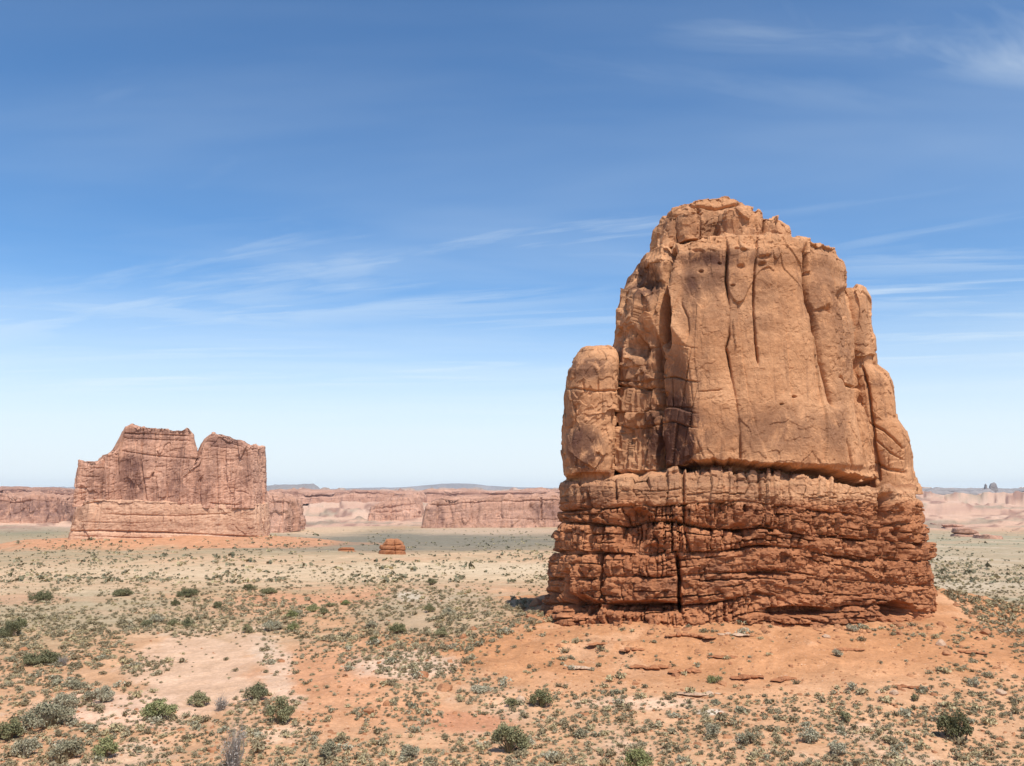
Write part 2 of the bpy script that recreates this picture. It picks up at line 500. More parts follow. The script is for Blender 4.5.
def build_ground():
    yy = np.concatenate([np.linspace(491.2, 530, 190), np.linspace(530.2, 800, 500), np.linspace(805, 1900, 40)])
    dn = np.sort((15.0) * F / (yy - 489.5)); dn = dn[dn < 15500]
    d = np.unique(np.concatenate([[.3, 1, 2, 4], dn[dn > 6], np.geomspace(dn.max() * 1.08, 17500, 6)]))
    th = np.concatenate([np.linspace(-math.pi, -.66, 90)[:-1], np.linspace(-.66, .66, 1150), np.linspace(.66, math.pi, 90)[1:]])
    D, TH = np.meshgrid(d, th, indexing='ij')
    X, Y = D * np.sin(TH), D * np.cos(TH)
    Z = terrain(X, Y)
    px, py = proj(X, np.where(Y > 1, Y, 1), Z)
    px = px.ravel(); py = py.ravel()
    x, y, z, dd = X.ravel(), Y.ravel(), Z.ravel(), D.ravel()
    # soils: real patches of sand, clay and grass
    n1 = fbm(x * .05, y * .05, 0.5, 5, .6); n2 = fbm(x * .12, y * .12, 3.5, 5, .6); n3 = fbm(x * .008, y * .02, 7.5, 5, .6)
    def mix(c, f, col):
        f = np.clip(f, 0, 1)[:, None]
        return c * (1 - f) + f * np.asarray(col)
    c = np.tile(np.array([.555, .325, .18]), (len(x), 1))
    c = mix(c, sstep(n1, -.05, .35) * .7, (.58, .32, .175))
    c = mix(c, sstep(n2, .12, .4) * .38 * sstep(dd, 160, 60), (.68, .52, .38))
    # mid plain: grey green scrub litter between sandy flats
    mid = sstep(dd, 85, 125)
    c = mix(c, mid * sstep(n1 + .6 * n2, -.25, .2) * .75, (.385, .30, .175))
    c = mix(c, sstep(dd, 160, 190) * sstep(dd, 420, 330) * (.55 + .5 * n3), (.58, .42, .26))
    c = mix(c, sstep(dd, 330, 430) * sstep(dd, 1500, 1200) * (.66 + .7 * n3 + .8 * fbm(x * .02, y * .02, 4.5, 5, .65)), (.38, .30, .185))
    c = mix(c, blob(px, py, 400, 541, 200, 9, .5, .6 * n3 + .4 * n1) * .92, (.205, .185, .135))
    c = mix(c, blob(px, py, 312, 527, 58, 9, .5, .6 * n1) * .85, (.60, .42, .265))
    c = mix(c, blob(px, py, 490, 531, 80, 4, .5, .6 * n1) * .7, (.56, .40, .27))
    c = mix(c, blob(px, py, 20, 527, 60, 9, .4, .4 * n3) * .9, (.235, .225, .14))
    c = mix(c, blob(px, py, 330, 573, 330, 8, .5, .7 * n3) * .75, (.62, .46, .29))
    c = mix(c, blob(px, py, 470, 569, 110, 6, .5, .7 * n3) * .7, (.62, .48, .31))
    # far butte apron
    q = np.hypot((x - OX) / 84, (y - OY) / 46)
    c = mix(c, sstep(q + .6 * n1, 1.95, 1.15) * .92, (.54, .27, .145))
    # right hand flats
    rf = sstep(px, 880, 930) * sstep(dd, 110, 150) * sstep(dd, 1400, 1000)
    c = mix(c, rf * .6, (.43, .345, .225))
    c = mix(c, rf * sstep(n3, .05, .22) * .75, (.52, .42, .29))
    c = mix(c, rf * sstep(-n3, .12, .3) * .7, (.31, .30, .20))
    # petrified dunes
    f = sstep(dd, 1200, 1650)
    c = mix(c, f, (.62, .395, .27))
    dn_ = fbm(x * .003, y * .004, 2.2, 5, .6)
    c = mix(c, f * sstep(dn_, .02, .3) * .6, (.66, .46, .33))
    c = mix(c, f * sstep(-dn_, .08, .3) * .6, (.50, .30, .215))
    q = fbm(x * .0022, y * .0026, 9.0, 5, .55) * 4.5
    q = q - np.floor(q)
    c = mix(c, f * sstep(q, .34, .44) * sstep(q, .68, .56) * .85, (.30, .165, .12))      # brown cliff bands
    vg = fbm(x * .006, y * .012, 5.5, 5, .6)
    c = mix(c, f * sstep(vg, .12, .25) * sstep(dd, 9000, 4000) * .6, (.27, .24, .165))       # scrub in the hollows
    c = mix(c, sstep(dd, 6000, 9000) * .75, (.33, .27, .21))
    # apron of the near butte: redder sand
    dx, dy = x - BX, y - BY
    q = ((np.abs(dx) / BHW) ** 3 + (np.abs(dy) / BHD) ** 3) ** (1 / 3)
    c = mix(c, sstep(q + .25 * n1, 2.35, 1.6) * .95, (.50, .245, .115))
    c = mix(c, sstep(q, 2.1, 1.5) * sstep(n2, .1, .35) * .5, (.60, .36, .21))
    # clay pan, red washes, pale banks
    k = dd < 320
    n2 = .55 * n2 + .9 * fbm(x * .35, y * .2, 8.5, 5, .62)
    c = mix(c, k * blob(px, py, 195, 675, 72, 46, .22, .45 * n2 - .1 * (px - 195) / 72 + .5 * fbm(px * .035, py * .07, 2.2, 3)) * .72, (.63, .43, .29))
    c = mix(c, k * blob(px, py, 110, 710, 70, 16, .3, .4 * n2) * .8, (.68, .46, .32))
    c = mix(c, k * blob(px, py, 330, 680, 66, 26, .35, .6 * n2) * .95, (.56, .285, .15))
    c = mix(c, k * blob(px, py, 360, 712, 120, 16, .4, .6 * n2) * .85, (.57, .30, .16))
    c = mix(c, k * blob(px, py, 470, 722, 45, 12, .3, .5 * n2) * .9, (.53, .25, .135))
    c = mix(c, k * blob(px, py, 385, 598, 70, 7, .3, .5 * n2) * .95, (.55, .285, .155))
    c = mix(c, k * blob(px, py, 280, 600, 50, 6, .3, .5 * n2) * .95, (.55, .285, .155))
    c = mix(c, k * blob(px, py, 30, 600, 45, 6, .3, .5 * n2) * .95, (.55, .285, .155))
    c = mix(c, k * blob(px, py + 8 * vnoise(x * .2, y * .2, 4.4), 278 + .25 * (py - 660) + 9 * vnoise(y * .22, 3.1, 0) + 4 * vnoise(y * .9, 1.1, 0), 668, 12, 36, .7, 1.6 * n2) * .5, (.68, .54, .40))
    c = mix(c, k * blob(px, py, 180, 612, 110, 5, .5, .8 * n2) * .7, (.55, .30, .165))
    c = mix(c, k * blob(px, py, 450, 588, 110, 5, .5, .8 * n2) * .6, (.56, .32, .18))
    c = mix(c, k * blob(px, py, 405, 665, 48, 14, .4, .8 * n2) * .55, (.72, .59, .45))
    c = mix(c, k * blob(px, py, 412, 596, 14, 5, .5, .8 * n2) * .7, (.78, .68, .55))
    c = mix(c, k * blob(px, py, 440, 612, 75, 26, .35, .5 * n2) * .6, (.42, .37, .25))
    c = mix(c, k * blob(px, py, 709, 712, 13, 3, .3, .3 * n2) * .9, (.82, .72, .58))
    c = mix(c, k * blob(px, py, 640, 703, 60, 6, .5, .8 * n2) * .6, (.72, .52, .37))
    c = mix(c, k * blob(px, py, 90, 612, 130, 22, .5, .5 * n2) * .45, (.40, .35, .23))
    nr, nc = X.shape
    idx = np.arange(nr * nc).reshape(nr, nc)
    a = idx[:-1, :-1].ravel(); b = idx[:-1, 1:].ravel(); e = idx[1:, 1:].ravel(); g = idx[1:, :-1].ravel()
    faces = np.stack([a, g, e, b], 1)
    o = mesh_obj('ground', np.stack([x, y, z], 1), faces, M_GROUND, attrs={'soil': c})
    # close the fan at the eye point
    tag(o, kind='structure')
    return o


ground = build_ground()

# ------------------------------------------------------------------ rock lofts
def chaikin(p, n=3):
    p = np.asarray(p, float)
    for _ in range(n):
        q = np.roll(p, -1, 0)
        p = np.stack([.75 * p + .25 * q, .25 * p + .75 * q], 1).reshape(-1, 2)
    return p


def resample(p, cols, back=.22):
    """closed outline sampled with most points on the side facing -v"""
    q = np.vstack([p, p[:1]])
    seg = np.diff(q, axis=0)
    L = np.hypot(seg[:, 0], seg[:, 1])
    mid = (q[:-1, 1] + q[1:, 1]) / 2
    w = L * np.where(mid < .25, 1.0, back)
    cum = np.concatenate([[0], np.cumsum(w)])
    s = np.linspace(0, cum[-1], cols, endpoint=False)
    return np.stack([np.interp(s, cum, q[:, 0]), np.interp(s, cum, q[:, 1])], 1)


PLAN_BOX = [(-1, .15), (-1.0, -.4), (-.84, -.80), (-.3, -1), (.3, -.98), (.74, -.82), (.97, -.42), (1, .2), (.8, .85), (.3, 1), (-.3, 1), (-.82, .8)]
PLAN_ROUND = [(math.cos(a), math.sin(a)) for a in np.linspace(0, 2 * math.pi, 12, endpoint=False)]


def prof(pts, Y):
    """list of (py, px) traced on the plane at depth Y -> arrays z (rising), x"""
    a = np.array(pts, float)
    x, z = at_y(a[:, 1], a[:, 0], Y)
    o = np.argsort(z)
    return z[o], x[o]


def loft(name, silL, silR, zbot, ztop, Yc, hd, plan, disp, mat, parent, root, rows=400, cols=700, dome=.6, under=0, kpow=1.0,
         topn=36, vfun=None, tilt=None, trl=.0, trr=.25, along=False):
    """A closed rock: plan outline carried up between two traced side profiles, then displaced along its normals.
    zbot / ztop: functions of x. disp(P, N, px, py, s) -> metres outward (and the same for all sides)."""
    zl, xl = prof(silL, Yc - trl * hd); zr, xr = prof(silR, Yc - trr * hd)
    pl = resample(chaikin(plan), cols)
    u, v = pl[:, 0][None], pl[:, 1][None]
    # profile parameter
    s = np.concatenate([np.zeros(under), np.linspace(0, 1, rows), np.ones(topn)])[:, None]
    fac = np.concatenate([np.linspace(.45, 1, under, endpoint=False) if under else [], np.ones(rows), np.cos(np.linspace(0, math.pi / 2, topn + 1)[1:]) if topn else []])[:, None]
    rise = np.concatenate([np.zeros(under + rows), np.sin(np.linspace(0, math.pi / 2, topn + 1)[1:])])[:, None]
    zm = .5 * (zl.mean() + zr.mean())
    XL, XR = np.interp(zm, zl, xl), np.interp(zm, zr, xr)
    X = (XL + XR) / 2 + u * (XR - XL) / 2 + 0 * s
    for _ in range(3):
        zb, zt = zbot(X), ztop(X * ((Yc - hd * .95) / (Yc + v * hd) if along else 1.0))     # along: notches run along the line of sight
        Z = zb + (zt - zb) * s
        XL, XR = np.interp(Z, zl, xl), np.interp(Z, zr, xr)
        hw = np.maximum((XR - XL) / 2, .02)
        X = (XL + XR) / 2 + u * hw * fac
    hw0 = max((np.interp(zl, zr, xr) - xl).max() / 2, .1)
    Y = Yc + v * hd * (hw / hw0) ** kpow * fac
    if tilt:
        Y = Y + tilt * (Z - zl[0]) * (v < 0.5)
    Z = Z + rise * dome
    if vfun is not None:
        X, Y, Z = vfun(X, Y, Z)
    # normals of the smooth body
    du = np.stack([np.roll(A, -1, 1) - np.roll(A, 1, 1) for A in (X, Y, Z)], -1)
    ds = np.stack([np.gradient(A, axis=0) for A in (X, Y, Z)], -1)
    N = np.cross(du, ds)
    N /= np.maximum(np.linalg.norm(N, axis=-1, keepdims=True), 1e-9)
    if under:
        N[:under + 2] = N[under + 2]
    px, py = proj(X, Y, Z)
    D, varn = disp(X, Y, Z, N, px, py, s + 0 * u)
    if under:
        D[:under] = D[under] * fac[:under] ** 2
    D = D * np.where(np.arange(len(fac))[:, None] >= under + rows, np.clip(fac * 1.6, 0, 1), 1.0)
    P = np.stack([X, Y, Z], -1) + N * D[..., None]
    nr, nc = X.shape
    idx = np.arange(nr * nc).reshape(nr, nc)
    a = idx[:-1]; b = np.roll(idx, -1, 1)[:-1]; c = np.roll(idx, -1, 1)[1:]; d = idx[1:]
    faces = np.stack([a.ravel(), b.ravel(), c.ravel(), d.ravel()], 1)
    return mesh_obj(name, P.reshape(-1, 3), faces, mat, parent, loc=root, attrs={'varnish': varn.ravel()})


def line_at_y(pts, Y, by_x=True):
    """polyline of (px, py) on depth plane Y -> function z(x)"""
    a = np.array(pts, float)
    x, z = at_y(a[:, 0], a[:, 1], Y)
    return lambda X: np.interp(X, x, z)


def crack(px, py, pts, w, depth, vert=True):
    """a groove along a polyline of picture points; depth fades at its ends"""
    a = np.array(pts, float)
    if vert:
        c = np.interp(py, a[:, 1], a[:, 0])
        d = np.abs(px - c)
        e = sstep(py, a[0, 1] - 4, a[0, 1] + 3) * sstep(py, a[-1, 1] + 4, a[-1, 1] - 3)
    else:
        c = np.interp(px, a[:, 0], a[:, 1])
        d = np.abs(py - c)
        e = sstep(px, a[0, 0] - 4, a[0, 0] + 3) * sstep(px, a[-1, 0] + 4, a[-1, 0] - 3)
    return -depth * np.exp(-(d / w) ** 2) * e


def joints(c, spacing, w, seed, jitter=.8):
    """distance-to-joint groove (0..1) and block id along a coordinate"""
    q = c / spacing
    i = np.floor(q).astype(np.int64)
    best = np.full(np.shape(q), 9.0); bid = i.copy()
    cell = i.copy()
    for k in (-1, 0, 1):
        p = i + k + .5 + jitter * (h1(i + k, seed) - .5)
        dd = np.abs(q - p)
        best = np.minimum(best, dd)
        cell = np.where((q > p) & (k >= 0), i + k + 1, cell)
    pc = i + .5 + jitter * (h1(i, seed) - .5)
    cell = np.where(q > pc, i + 1, i)
    return np.exp(-np.abs(best * spacing / w) ** 3), cell


exec_parts = True
# ---------------------------------------------------------------- near butte
bgz = float(terrain(BX, BY - BHD))
B_ROOT = (BX, BY, 2.5)
butte = thing('sandstone_butte', B_ROOT, 'tall orange sandstone butte with a ledged foot, standing on a red sandy mound', 'rock butte')

BASE_L = [(640, 541), (607, 541.5), (594, 543.5), (581, 547.5), (559, 550), (548, 553), (528, 556.5), (510, 559), (495, 559.5), (486, 561), (480, 572), (474, 580), (466, 586)]
BASE_R = [(640, 934), (617, 930), (588, 932), (581, 930), (559, 927.5), (540, 926), (523, 924.5), (514, 918), (505, 918), (492, 912), (484, 900), (476, 893), (466, 888)]
LAY = [
    [(540, 472), (560, 469), (597, 464), (652, 459), (683, 457), (762, 458), (803, 462), (845, 468), (880, 474), (930, 477)],
    [(540, 512), (559, 511), (583, 509), (620, 507), (654, 505.5), (683, 503), (708, 502), (739, 501.5), (763, 504), (790, 506.6), (819, 511), (841, 513), (863, 516.6), (883, 520), (930, 524)],
    [(540, 522), (559, 521), (623, 524), (650, 519), (674, 520), (708, 527), (739, 529), (763, 526.6), (785, 530.5), (814, 536.6), (848, 537.7), (890, 541), (930, 543)],
    [(540, 551), (563, 550), (597, 551), (628, 552), (656, 555.5), (672, 553), (690, 552), (730, 548.8), (763, 544), (797, 548.8), (825, 554), (863, 558.8), (914, 560), (935, 560)],
    [(540, 577), (599, 576.5), (632, 576.5), (656, 577), (690, 575), (730, 572), (763, 570.5), (792, 573), (825, 577.7), (854, 582), (885, 584), (935, 586)],
    [(540, 602), (574, 601), (603, 601), (619, 604), (674, 603), (683, 605.4), (708, 603), (739, 597.6), (757, 591), (774, 596.5), (797, 605.4), (819, 608.7), (850, 605.4), (883, 605), (919, 612), (940, 612)],
    [(540, 634), (940, 634)],
]


def facets(x, y, z, tilt=.6, seed=0):
    """broken rock: space cut into cells, each ending in its own flat, slightly tilted face"""
    x = np.asarray(x, np.float32) + .10 * vnoise(x * 3.1, y * 3.1, z * 3.1)
    y = np.asarray(y, np.float32) + .10 * vnoise(x * 3.1 + 9, y * 3.1, z * 3.1)
    z = np.asarray(z, np.float32) + .10 * vnoise(x * 3.1, y * 3.1 + 5, z * 3.1)
    bi, bj, bk = (np.floor(c - .5).astype(np.int32) for c in (x, y, z))
    best = np.full(x.shape, 1e9, np.float32); out = np.zeros(x.shape, np.float32)
    for a in (0, 1):
        for b in (0, 1):
            for c in (0, 1):
                i, j, k = (bi + a) & 63, (bj + b) & 63, (bk + c + seed) & 63
                q1, q2, q3 = _T[i, j, k], _T[j, k, i], _T[k, i, j]
                ddx = x - (bi + a + .5 + .42 * q1); ddy = y - (bj + b + .5 + .42 * q2); ddz = z - (bk + c + .5 + .42 * q3)
                d = ddx * ddx + ddy * ddy + ddz * ddz
                v = .5 * _T[i, k, j] + tilt * (ddx * _T[k, j, i] + ddy * _T[(i + 9) & 63, j, k] + ddz * _T[i, (j + 5) & 63, k])
                m = d < best
                best = np.where(m, d, best); out = np.where(m, v, out)
    return out


def plates(x, y, z, n=3.0):
    """flat slabs with sharp broken edges: a noise cut into steps"""
    q = fbm(x, y, z, 4, .5) * n
    f = np.floor(q)
    return (f + sstep(q - f, .40, .60)) / n


def base_disp(X, Y, Z, N, px, py, s):
    shp = px.shape
    w1 = 1.2 * fbm(X * .25, Y * .25, Z * .25, 3) + .9 * fbm(X * 1.1, Y * 1.1, Z * 1.1, 3)
    pw = py + w1
    xw = px + 1.4 * fbm(X * .4, Y * .4, Z * .9 + 7, 3)
    B = [np.interp(px, np.array(l)[:, 0], np.array(l)[:, 1]) for l in LAY]
    D = np.zeros(shp)
    ks = [(0, 27, .32, 0), (1, 17, .9, 2.0), (2, 18, .9, 1.9), (3, 24, .5, 1.2), (4, 34, .4, .6), (5, 19, .6, 1.5)]
    west = sstep(px, 760, 640)
    rough = .75 + .5 * west
    for k, spc, amp, rec in ks:
        hpx = np.maximum(B[k + 1] - B[k], 4)
        t0 = (pw - B[k]) / hpx
        g, cell = joints(xw + 2.5 * np.sin(py * .23 + k), spc * (1 + .25 * vnoise(px * .02, k * 3.3, 0)), 1.3, 11 + k)
        jd = h1(cell, 3 + k)
        t = t0 + (h1(cell, 81 + k) - .5) * (3.0 if k else 0) / hpx       # every block sits a little up or down
        inside = (t0 >= 0) & (t0 < 1) if 0 < k < 5 else ((t0 < 1) if k == 0 else (t0 >= 0))
        tc = np.clip(t, 0, 1)
        tp, bp = tc * hpx, (1 - tc) * hpx
        dep = np.clip(.45 + 1.2 * vnoise(X * .2, k * 7.3, Y * .2) + .5 * (jd - .5), .05, 1.4)
        d = -rec * 1.15 * dep * (.75 * np.exp(-(tp / 2.1) ** 3.0) + .25 * np.exp(-tp / 4.0)) - .16 * np.exp(-(bp / 1.2) ** 2)
        d = d + .14 * (1 - np.abs(2 * tc - 1) ** 3)
        nsub = (6, 3, 3, 3, 4, 5)[k]
        ph = tc * nsub +   .22 * vnoise(X * .2, Y * .2, k * 3.1) + .55 * (h1(cell, 91 + k) - .5)
        si = np.floor(ph).astype(int); fr = ph - si
        sd_ = (.55 if k == 0 else 1.0) * np.clip(.1 + 1.0 * vnoise(X * .3 + 3 * k, si * 5.7, Y * .3) + .5 * (h1(cell + 5 * si, 23) - .5), 0, 1)
        d = d - (1.1 if k not in (3, 4) else .8) * rough * sd_ * np.exp(-(fr * hpx / nsub / 1.45) ** 2.6)
        # joints and blocks
        d = d - 1.7 * amp * jd ** 1.3 * rough * g * sstep(vnoise(X * .22, Z * .5, k * 2.2), -.5, .0)
        d = d + (1.0 if k in (0, 1, 2, 5) else .45) * rough * (h1(cell, 31 + k) - .5)
        g2, c2 = joints(xw + 7 * si, spc * .6, 1.0, 51 + k)
        d = d - .55 * amp * rough * g2 * h1(c2 + si * 3, 61 + k) + .5 * amp * (h1(c2 + 7 * si, 71 + k) - .5)
        D = np.where(inside, d, D)
    D = D + (.42 - .2 * sstep(py, 512, 495)) * facets(X * .6, Y * .6, Z * .9, .7, 2) + (.17 - .07 * sstep(py, 512, 495)) * facets(X * 1.6, Y * 1.6, Z * 2.2, .9, 11)
    D = D + .10 * fbm(X * .5, Y * .5, Z * .6, 5, .55) + .07 * fbm(X * 1.6, Y * 1.6, Z * 2.2, 4, .6, billow=True) + .6 * fbm(X * .13, Y * .13, Z * .08, 3)
    front = sstep(-N[..., 1], -.2, .15)
    C = crack(px, py, [(677, 556), (679.5, 580), (678.5, 595), (680, 612)], 1.7, 2.6)
    C += crack(px, py, [(683, 472), (683.5, 500), (684, 530), (690, 552)], 1.4, .9)
    C += crack(px, py, [(570, 572), (569, 595), (571, 616)], 2.0, 2.6)
    C += crack(px, py, [(599, 548), (600, 570), (598, 600)], 1.3, 1.8)
    C += crack(px, py, [(657, 552), (657, 578)], 1.0, .5)
    C += crack(px, py, [(614, 480), (615, 500)], 1.5, .8)
    C += crack(px, py, [(586, 492), (588, 520)], 1.8, 1.0)
    C += crack(px, py, [(758, 475), (760, 500)], 1.2, .6)
    C += crack(px, py, [(555, 590), (554, 622)], 2.0, 2.4)
    C += crack(px, py, [(885, 495), (886, 528)], 4.0, 2.4)
    C += crack(px, py, [(899, 530), (902, 556)], 3.6, 2.2)
    C += crack(px, py, [(547, 585), (546, 618)], 1.8, 2.0)
    # deep alcove on the shaded side, and the undercut at the foot
    C += -1.8 * blob(px, py, 634, 530, 17, 22, .35, .35 * fbm(X * .5, Y * .5, Z * .5, 3))
    C += -1.0 * blob(px, py, 652, 551, 12, 6, .4)
    C += -2.0 * blob(px, py, 645, 607, 38, 5, .4, .3 * fbm(X * .6, Y * .6, Z * .6, 3))
    C += -2.0 * blob(px, py, 580, 606, 18, 10, .4, .4 * fbm(X * .6, Y * .6, Z * .6, 3))
    C += -2.0 * blob(px, py, 800, 611, 34, 4, .4, .4 * fbm(X * .7, Y * .7, Z * .7, 3))
    C += -2.2 * blob(px, py, 897, 610, 16, 7, .4, .4 * fbm(X * .7, Y * .7, Z * .7, 3))
    C += -.9 * blob(px, py, 745, 533, 9, 4, .4) - .9 * blob(px, py, 738, 528, 8, 4, .4)
    D = D + front * C
    # foot spreads a little
    D = D + .5 * sstep(py, 598, 625) - .2 * (1 - front)
    # smooth slabby sheet low on the sunny side
    va = .55 * blob(px, py, 715, 575, 16, 14, .4) + .5 * blob(px, py, 668, 585, 10, 10, .4) + .4 * blob(px, py, 590, 495, 30, 12, .5) + .35 * blob(px, py, 700, 480, 60, 8, .5)
    va = va + .3 * (py < 505) * sstep(vnoise(X * .2, Y * .2, Z * .4), 0, .5)
    return D, va


zb0 = -1.6
loft('ledged_foot', BASE_L, BASE_R, lambda X: 0 * X + zb0, line_at_y([(540, 487), (560, 484), (597, 479), (652, 474.5), (683, 471.5), (762, 473.5), (803, 477.5), (845, 483.5), (880, 488.5), (930, 491.5)], BY - 15.0),
     BY, BHD, PLAN_BOX, base_disp, M_BASE, butte, B_ROOT, rows=620, cols=1150, dome=.3, kpow=.7, topn=24)

TOW_L = [(482, 607), (464, 609), (440, 610), (414, 611), (393, 613), (353, 614.6), (340, 615.7), (309, 619.8), (297, 622), (276, 628.2), (264, 637.6), (257, 641), (250, 652), (244, 661), (239, 676), (236, 692)]
TOW_R = [(490, 882), (472, 879), (443, 875), (422, 871), (403, 867), (384, 864), (361, 863), (338, 860), (300, 851), (288, 847), (268, 845.4), (258, 839), (251, 828.6), (247, 814), (240, 806), (238, 797), (235, 789)]
TCR = [
    [(668, 236), (672, 252), (666, 268), (663, 284), (660, 300), (657, 330), (654, 360), (654, 400), (652, 440), (650, 476)],
    [(684, 236), (680, 290), (681, 305), (688, 318), (689, 330), (686, 347), (693, 403), (697, 439), (703, 456), (707, 470)],
    [(728, 236), (727.5, 249), (726.4, 278), (729.5, 305), (730, 335), (727, 347), (729, 361), (735.7, 393), (739.8, 424), (741, 456), (742, 470)],
    [(758, 236), (757.6, 245), (754.5, 270), (754.5, 297), (755.5, 339), (757.6, 355), (759, 372), (760, 480)],
    [(806, 236), (808, 257), (808.8, 280), (812, 301), (817, 316), (820, 336), (823, 361), (828.6, 378), (834, 397), (842, 420), (850, 485)],
    [(846, 236), (846, 293), (856, 340), (861, 361), (864, 384), (866, 403), (869, 422), (872, 443), (876, 490)],
]
TBOT = [(560, 480), (608, 477), (628, 476.5), (655, 472), (689, 466), (707, 468), (739, 466.5), (762, 469), (804, 472), (845, 478), (877, 484.6), (920, 489)]


def tower_disp(X, Y, Z, N, px, py, s):
    wob = 1.3 * fbm(X * .35, Y * .35, Z * .35, 4) + .6 * fbm(X * 1.3, Y * 1.3, Z * 1.3, 3)
    xw = px + wob
    C = np.stack([np.interp(py, np.array(l)[:, 1], np.array(l)[:, 0]) for l in TCR])
    ends = [(236, 476), (300, 458), (245, 462), (236, 362), (248, 405), (290, 480)]
    deps = [2.4, .3, .95, 1.0, 3.2, 2.0]
    wid = [2.2, 1.0, .85, .75, 1.8, 1.4]
    front = sstep(-N[..., 1], -.1, .2)
    D = 0 * px
    # the set-back shaded side, the prow and the broad sunny face
    wr = 7 + (np.maximum(C[1] - C[0], 10) - 7) * sstep(py, 312, 352)
    stp = 1.0 + .7 * sstep(py, 300, 350)
    ff = sstep(-N[..., 1], .25, .7)
    t = np.clip((xw - C[0]) / wr, 0, 1)
    face = -stp * (1 - t ** .85) + .35 * np.exp(-((xw - C[0] - wr) / 7) ** 2)
    D = D + ff * np.where(xw < C[0], -stp * .92 + .3 * np.exp(-((xw - C[0] + 10) / 6.0) ** 2), face)
    for i in (2, 3, 4, 5):
        e = sstep(py, ends[i][0] - 6, ends[i][0] + 6) * sstep(py, ends[i][1] + 6, ends[i][1] - 6)
        D = D - (.4, .25, .8, .6)[i - 2] * np.exp(-(np.abs(xw - C[i]) / (10, 8, 12, 8)[i - 2]) ** 1.2) * e * np.where(ff > 0, 1, 0)
    D = D - .35 * sstep(xw - C[4], -1, 3) * ff - .3 * sstep(xw - C[5], -1, 3) * ff
    for i in range(6):
        e = sstep(py, ends[i][0] - 6, ends[i][0] + 6) * sstep(py, ends[i][1] + 6, ends[i][1] - 6)
        m_ = np.clip(.75 + .9 * vnoise(Z * .25, i * 9.1, 2.0), .12, 1.4)
        dd_ = deps[i] * (1.0 if i != 4 else 1.0 - .5 * sstep(py, 325, 345))
        D = D - dd_ * m_ * np.exp(-np.abs((xw - C[i]) / wid[i]) ** 1.6) * e * (.3 + .7 * ff)
    # dark wedge beside the prow, and the recess by the side pillar
    D = D - front * 2.6 * blob(px, py, 664, 318, 7, 28, .25, .25 * fbm(X * .5, Y * .5, Z * .5, 3))
    D = D - ff * 1.6 * blob(px, py, 620, 440, 7, 38, .35, .25 * fbm(X * .5, Y * .5, Z * .5, 3))
    D = D + ff * .9 * blob(px, py, 637, 312, 14, 21, .25, .2 * fbm(X * .4, Y * .4, Z * .4, 3))
    shade = sstep(xw - C[0], 12, 4) * sstep(py, 250, 280)
    D = D + front * shade * (1.3 * facets(X * .3, Y * .3, Z * .16, .7, 3) + .45 * facets(X * .75, Y * .75, Z * .6, .9, 21) - .1)
    D = D - front * .9 * blob(px, py, 636, 348, 6, 8, .4)
    D = D - front * 1.0 * blob(px, py, 637, 274, 14, 12, .5, .3 * fbm(X * .4, Y * .4, Z * .4, 3))
    D = D - front * .8 * blob(px, py, 651, 362, 2.5, 28, .4)
    # fractured slabs on the shaded face
    lf = sstep(px, 702, 690) * sstep(py, 335, 372)
    q = py + 4 * vnoise(X * .3, Y * .3, 4.0)
    gh, ch = joints(q + 5 * vnoise(X * .2, Y * .2, 7.0), 30, 1.0, 5)
    gv, cv = joints(6.4 * (X - Y) + 6 * h1(ch, 8) + .2 * (py - 400), 26, 1.0, 9)
    D = D + front * lf * (.75 * (h1(ch * 5 + cv, 4) - .5) - .45 * gh * h1(ch, 2) - .3 * gv * h1(cv + ch, 6))
    # a few fine joints
    for p, w, dp, vt in (([(620, 386), (640, 388), (653, 384)], 1.2, .6, False), ([(845, 376), (850, 384), (862, 387)], 1.2, .7, False), ([(700, 392), (722, 390)], .8, .15, False),
                         ([(850, 440), (856, 470)], .9, .4, True),
                         ([(668, 375), (668, 405)], .9, .3, True), 
                         ([(655, 404), (690, 408)], .9, .3, False), ([(831, 305), (833, 311)], 2.5, .7, True)):
        D = D + front * crack(px + .6 * wob, py + .6 * wob, p, w, dp, vt)
    # shallow pits high up, scalloped lower edge
    pw_ = .9 * fbm(X * 1.5, Y * 1.5, Z * 1.5, 3)
    for cx, cy, rr in ((694, 249, 2.2), (702, 250, 1.4), (737, 248, 1.5), (743, 250, 2.0), (765, 257, 3.2), (762, 264, 2.4), (741, 266, 2.6), (824, 309, 3.0), (812, 271, 1.6), (700, 270, 1.6), (720, 262, 1.3), (733, 285, 1.3), (782, 404, 1.2), (795, 396, 1.5)):
        D = D - .40 * blob(px, py, cx, cy, rr * 1.5, rr * .8, .6, pw_) * front
    bot = np.interp(px, np.array(TBOT)[:, 0], np.array(TBOT)[:, 1])
    up = bot - py
    scal = fbm(X * .45, Y * .45, 3.0, 4, .6)
    D = D - sstep(up, 8 + 8 * scal, 3 + 6 * scal) * (3.2 + 1.2 * scal) * (.35 + .65 * sstep(px, 615, 680))
    D = D - .5 * blob(px, py, 790, 470, 95, 5, .5, .5 * scal)
    # bedding benches near the top, overall weathering
    D = D + .12 * np.sin(Z * 2.2 + 2 * vnoise(X * .1, Y * .1, 0)) * sstep(py, 300, 250)
    rgh = sstep(fbm(X * .16, Y * .16, Z * .12 + 3, 3), .08, .35)
    rgh = np.maximum(.75 * rgh, np.maximum(.8 * sstep(py, 258, 244), .7 * sstep(up, 22, 8)))
    rel = .6 + .8 * sstep(vnoise(X * .15, Y * .15, Z * .1), -.2, .4)
    D = D + .34 * fbm(X * .18, Y * .18, Z * .12, 3, .5) + rel * .07 * fbm(X * .8, Y * .8, Z * .6, 5, .52)
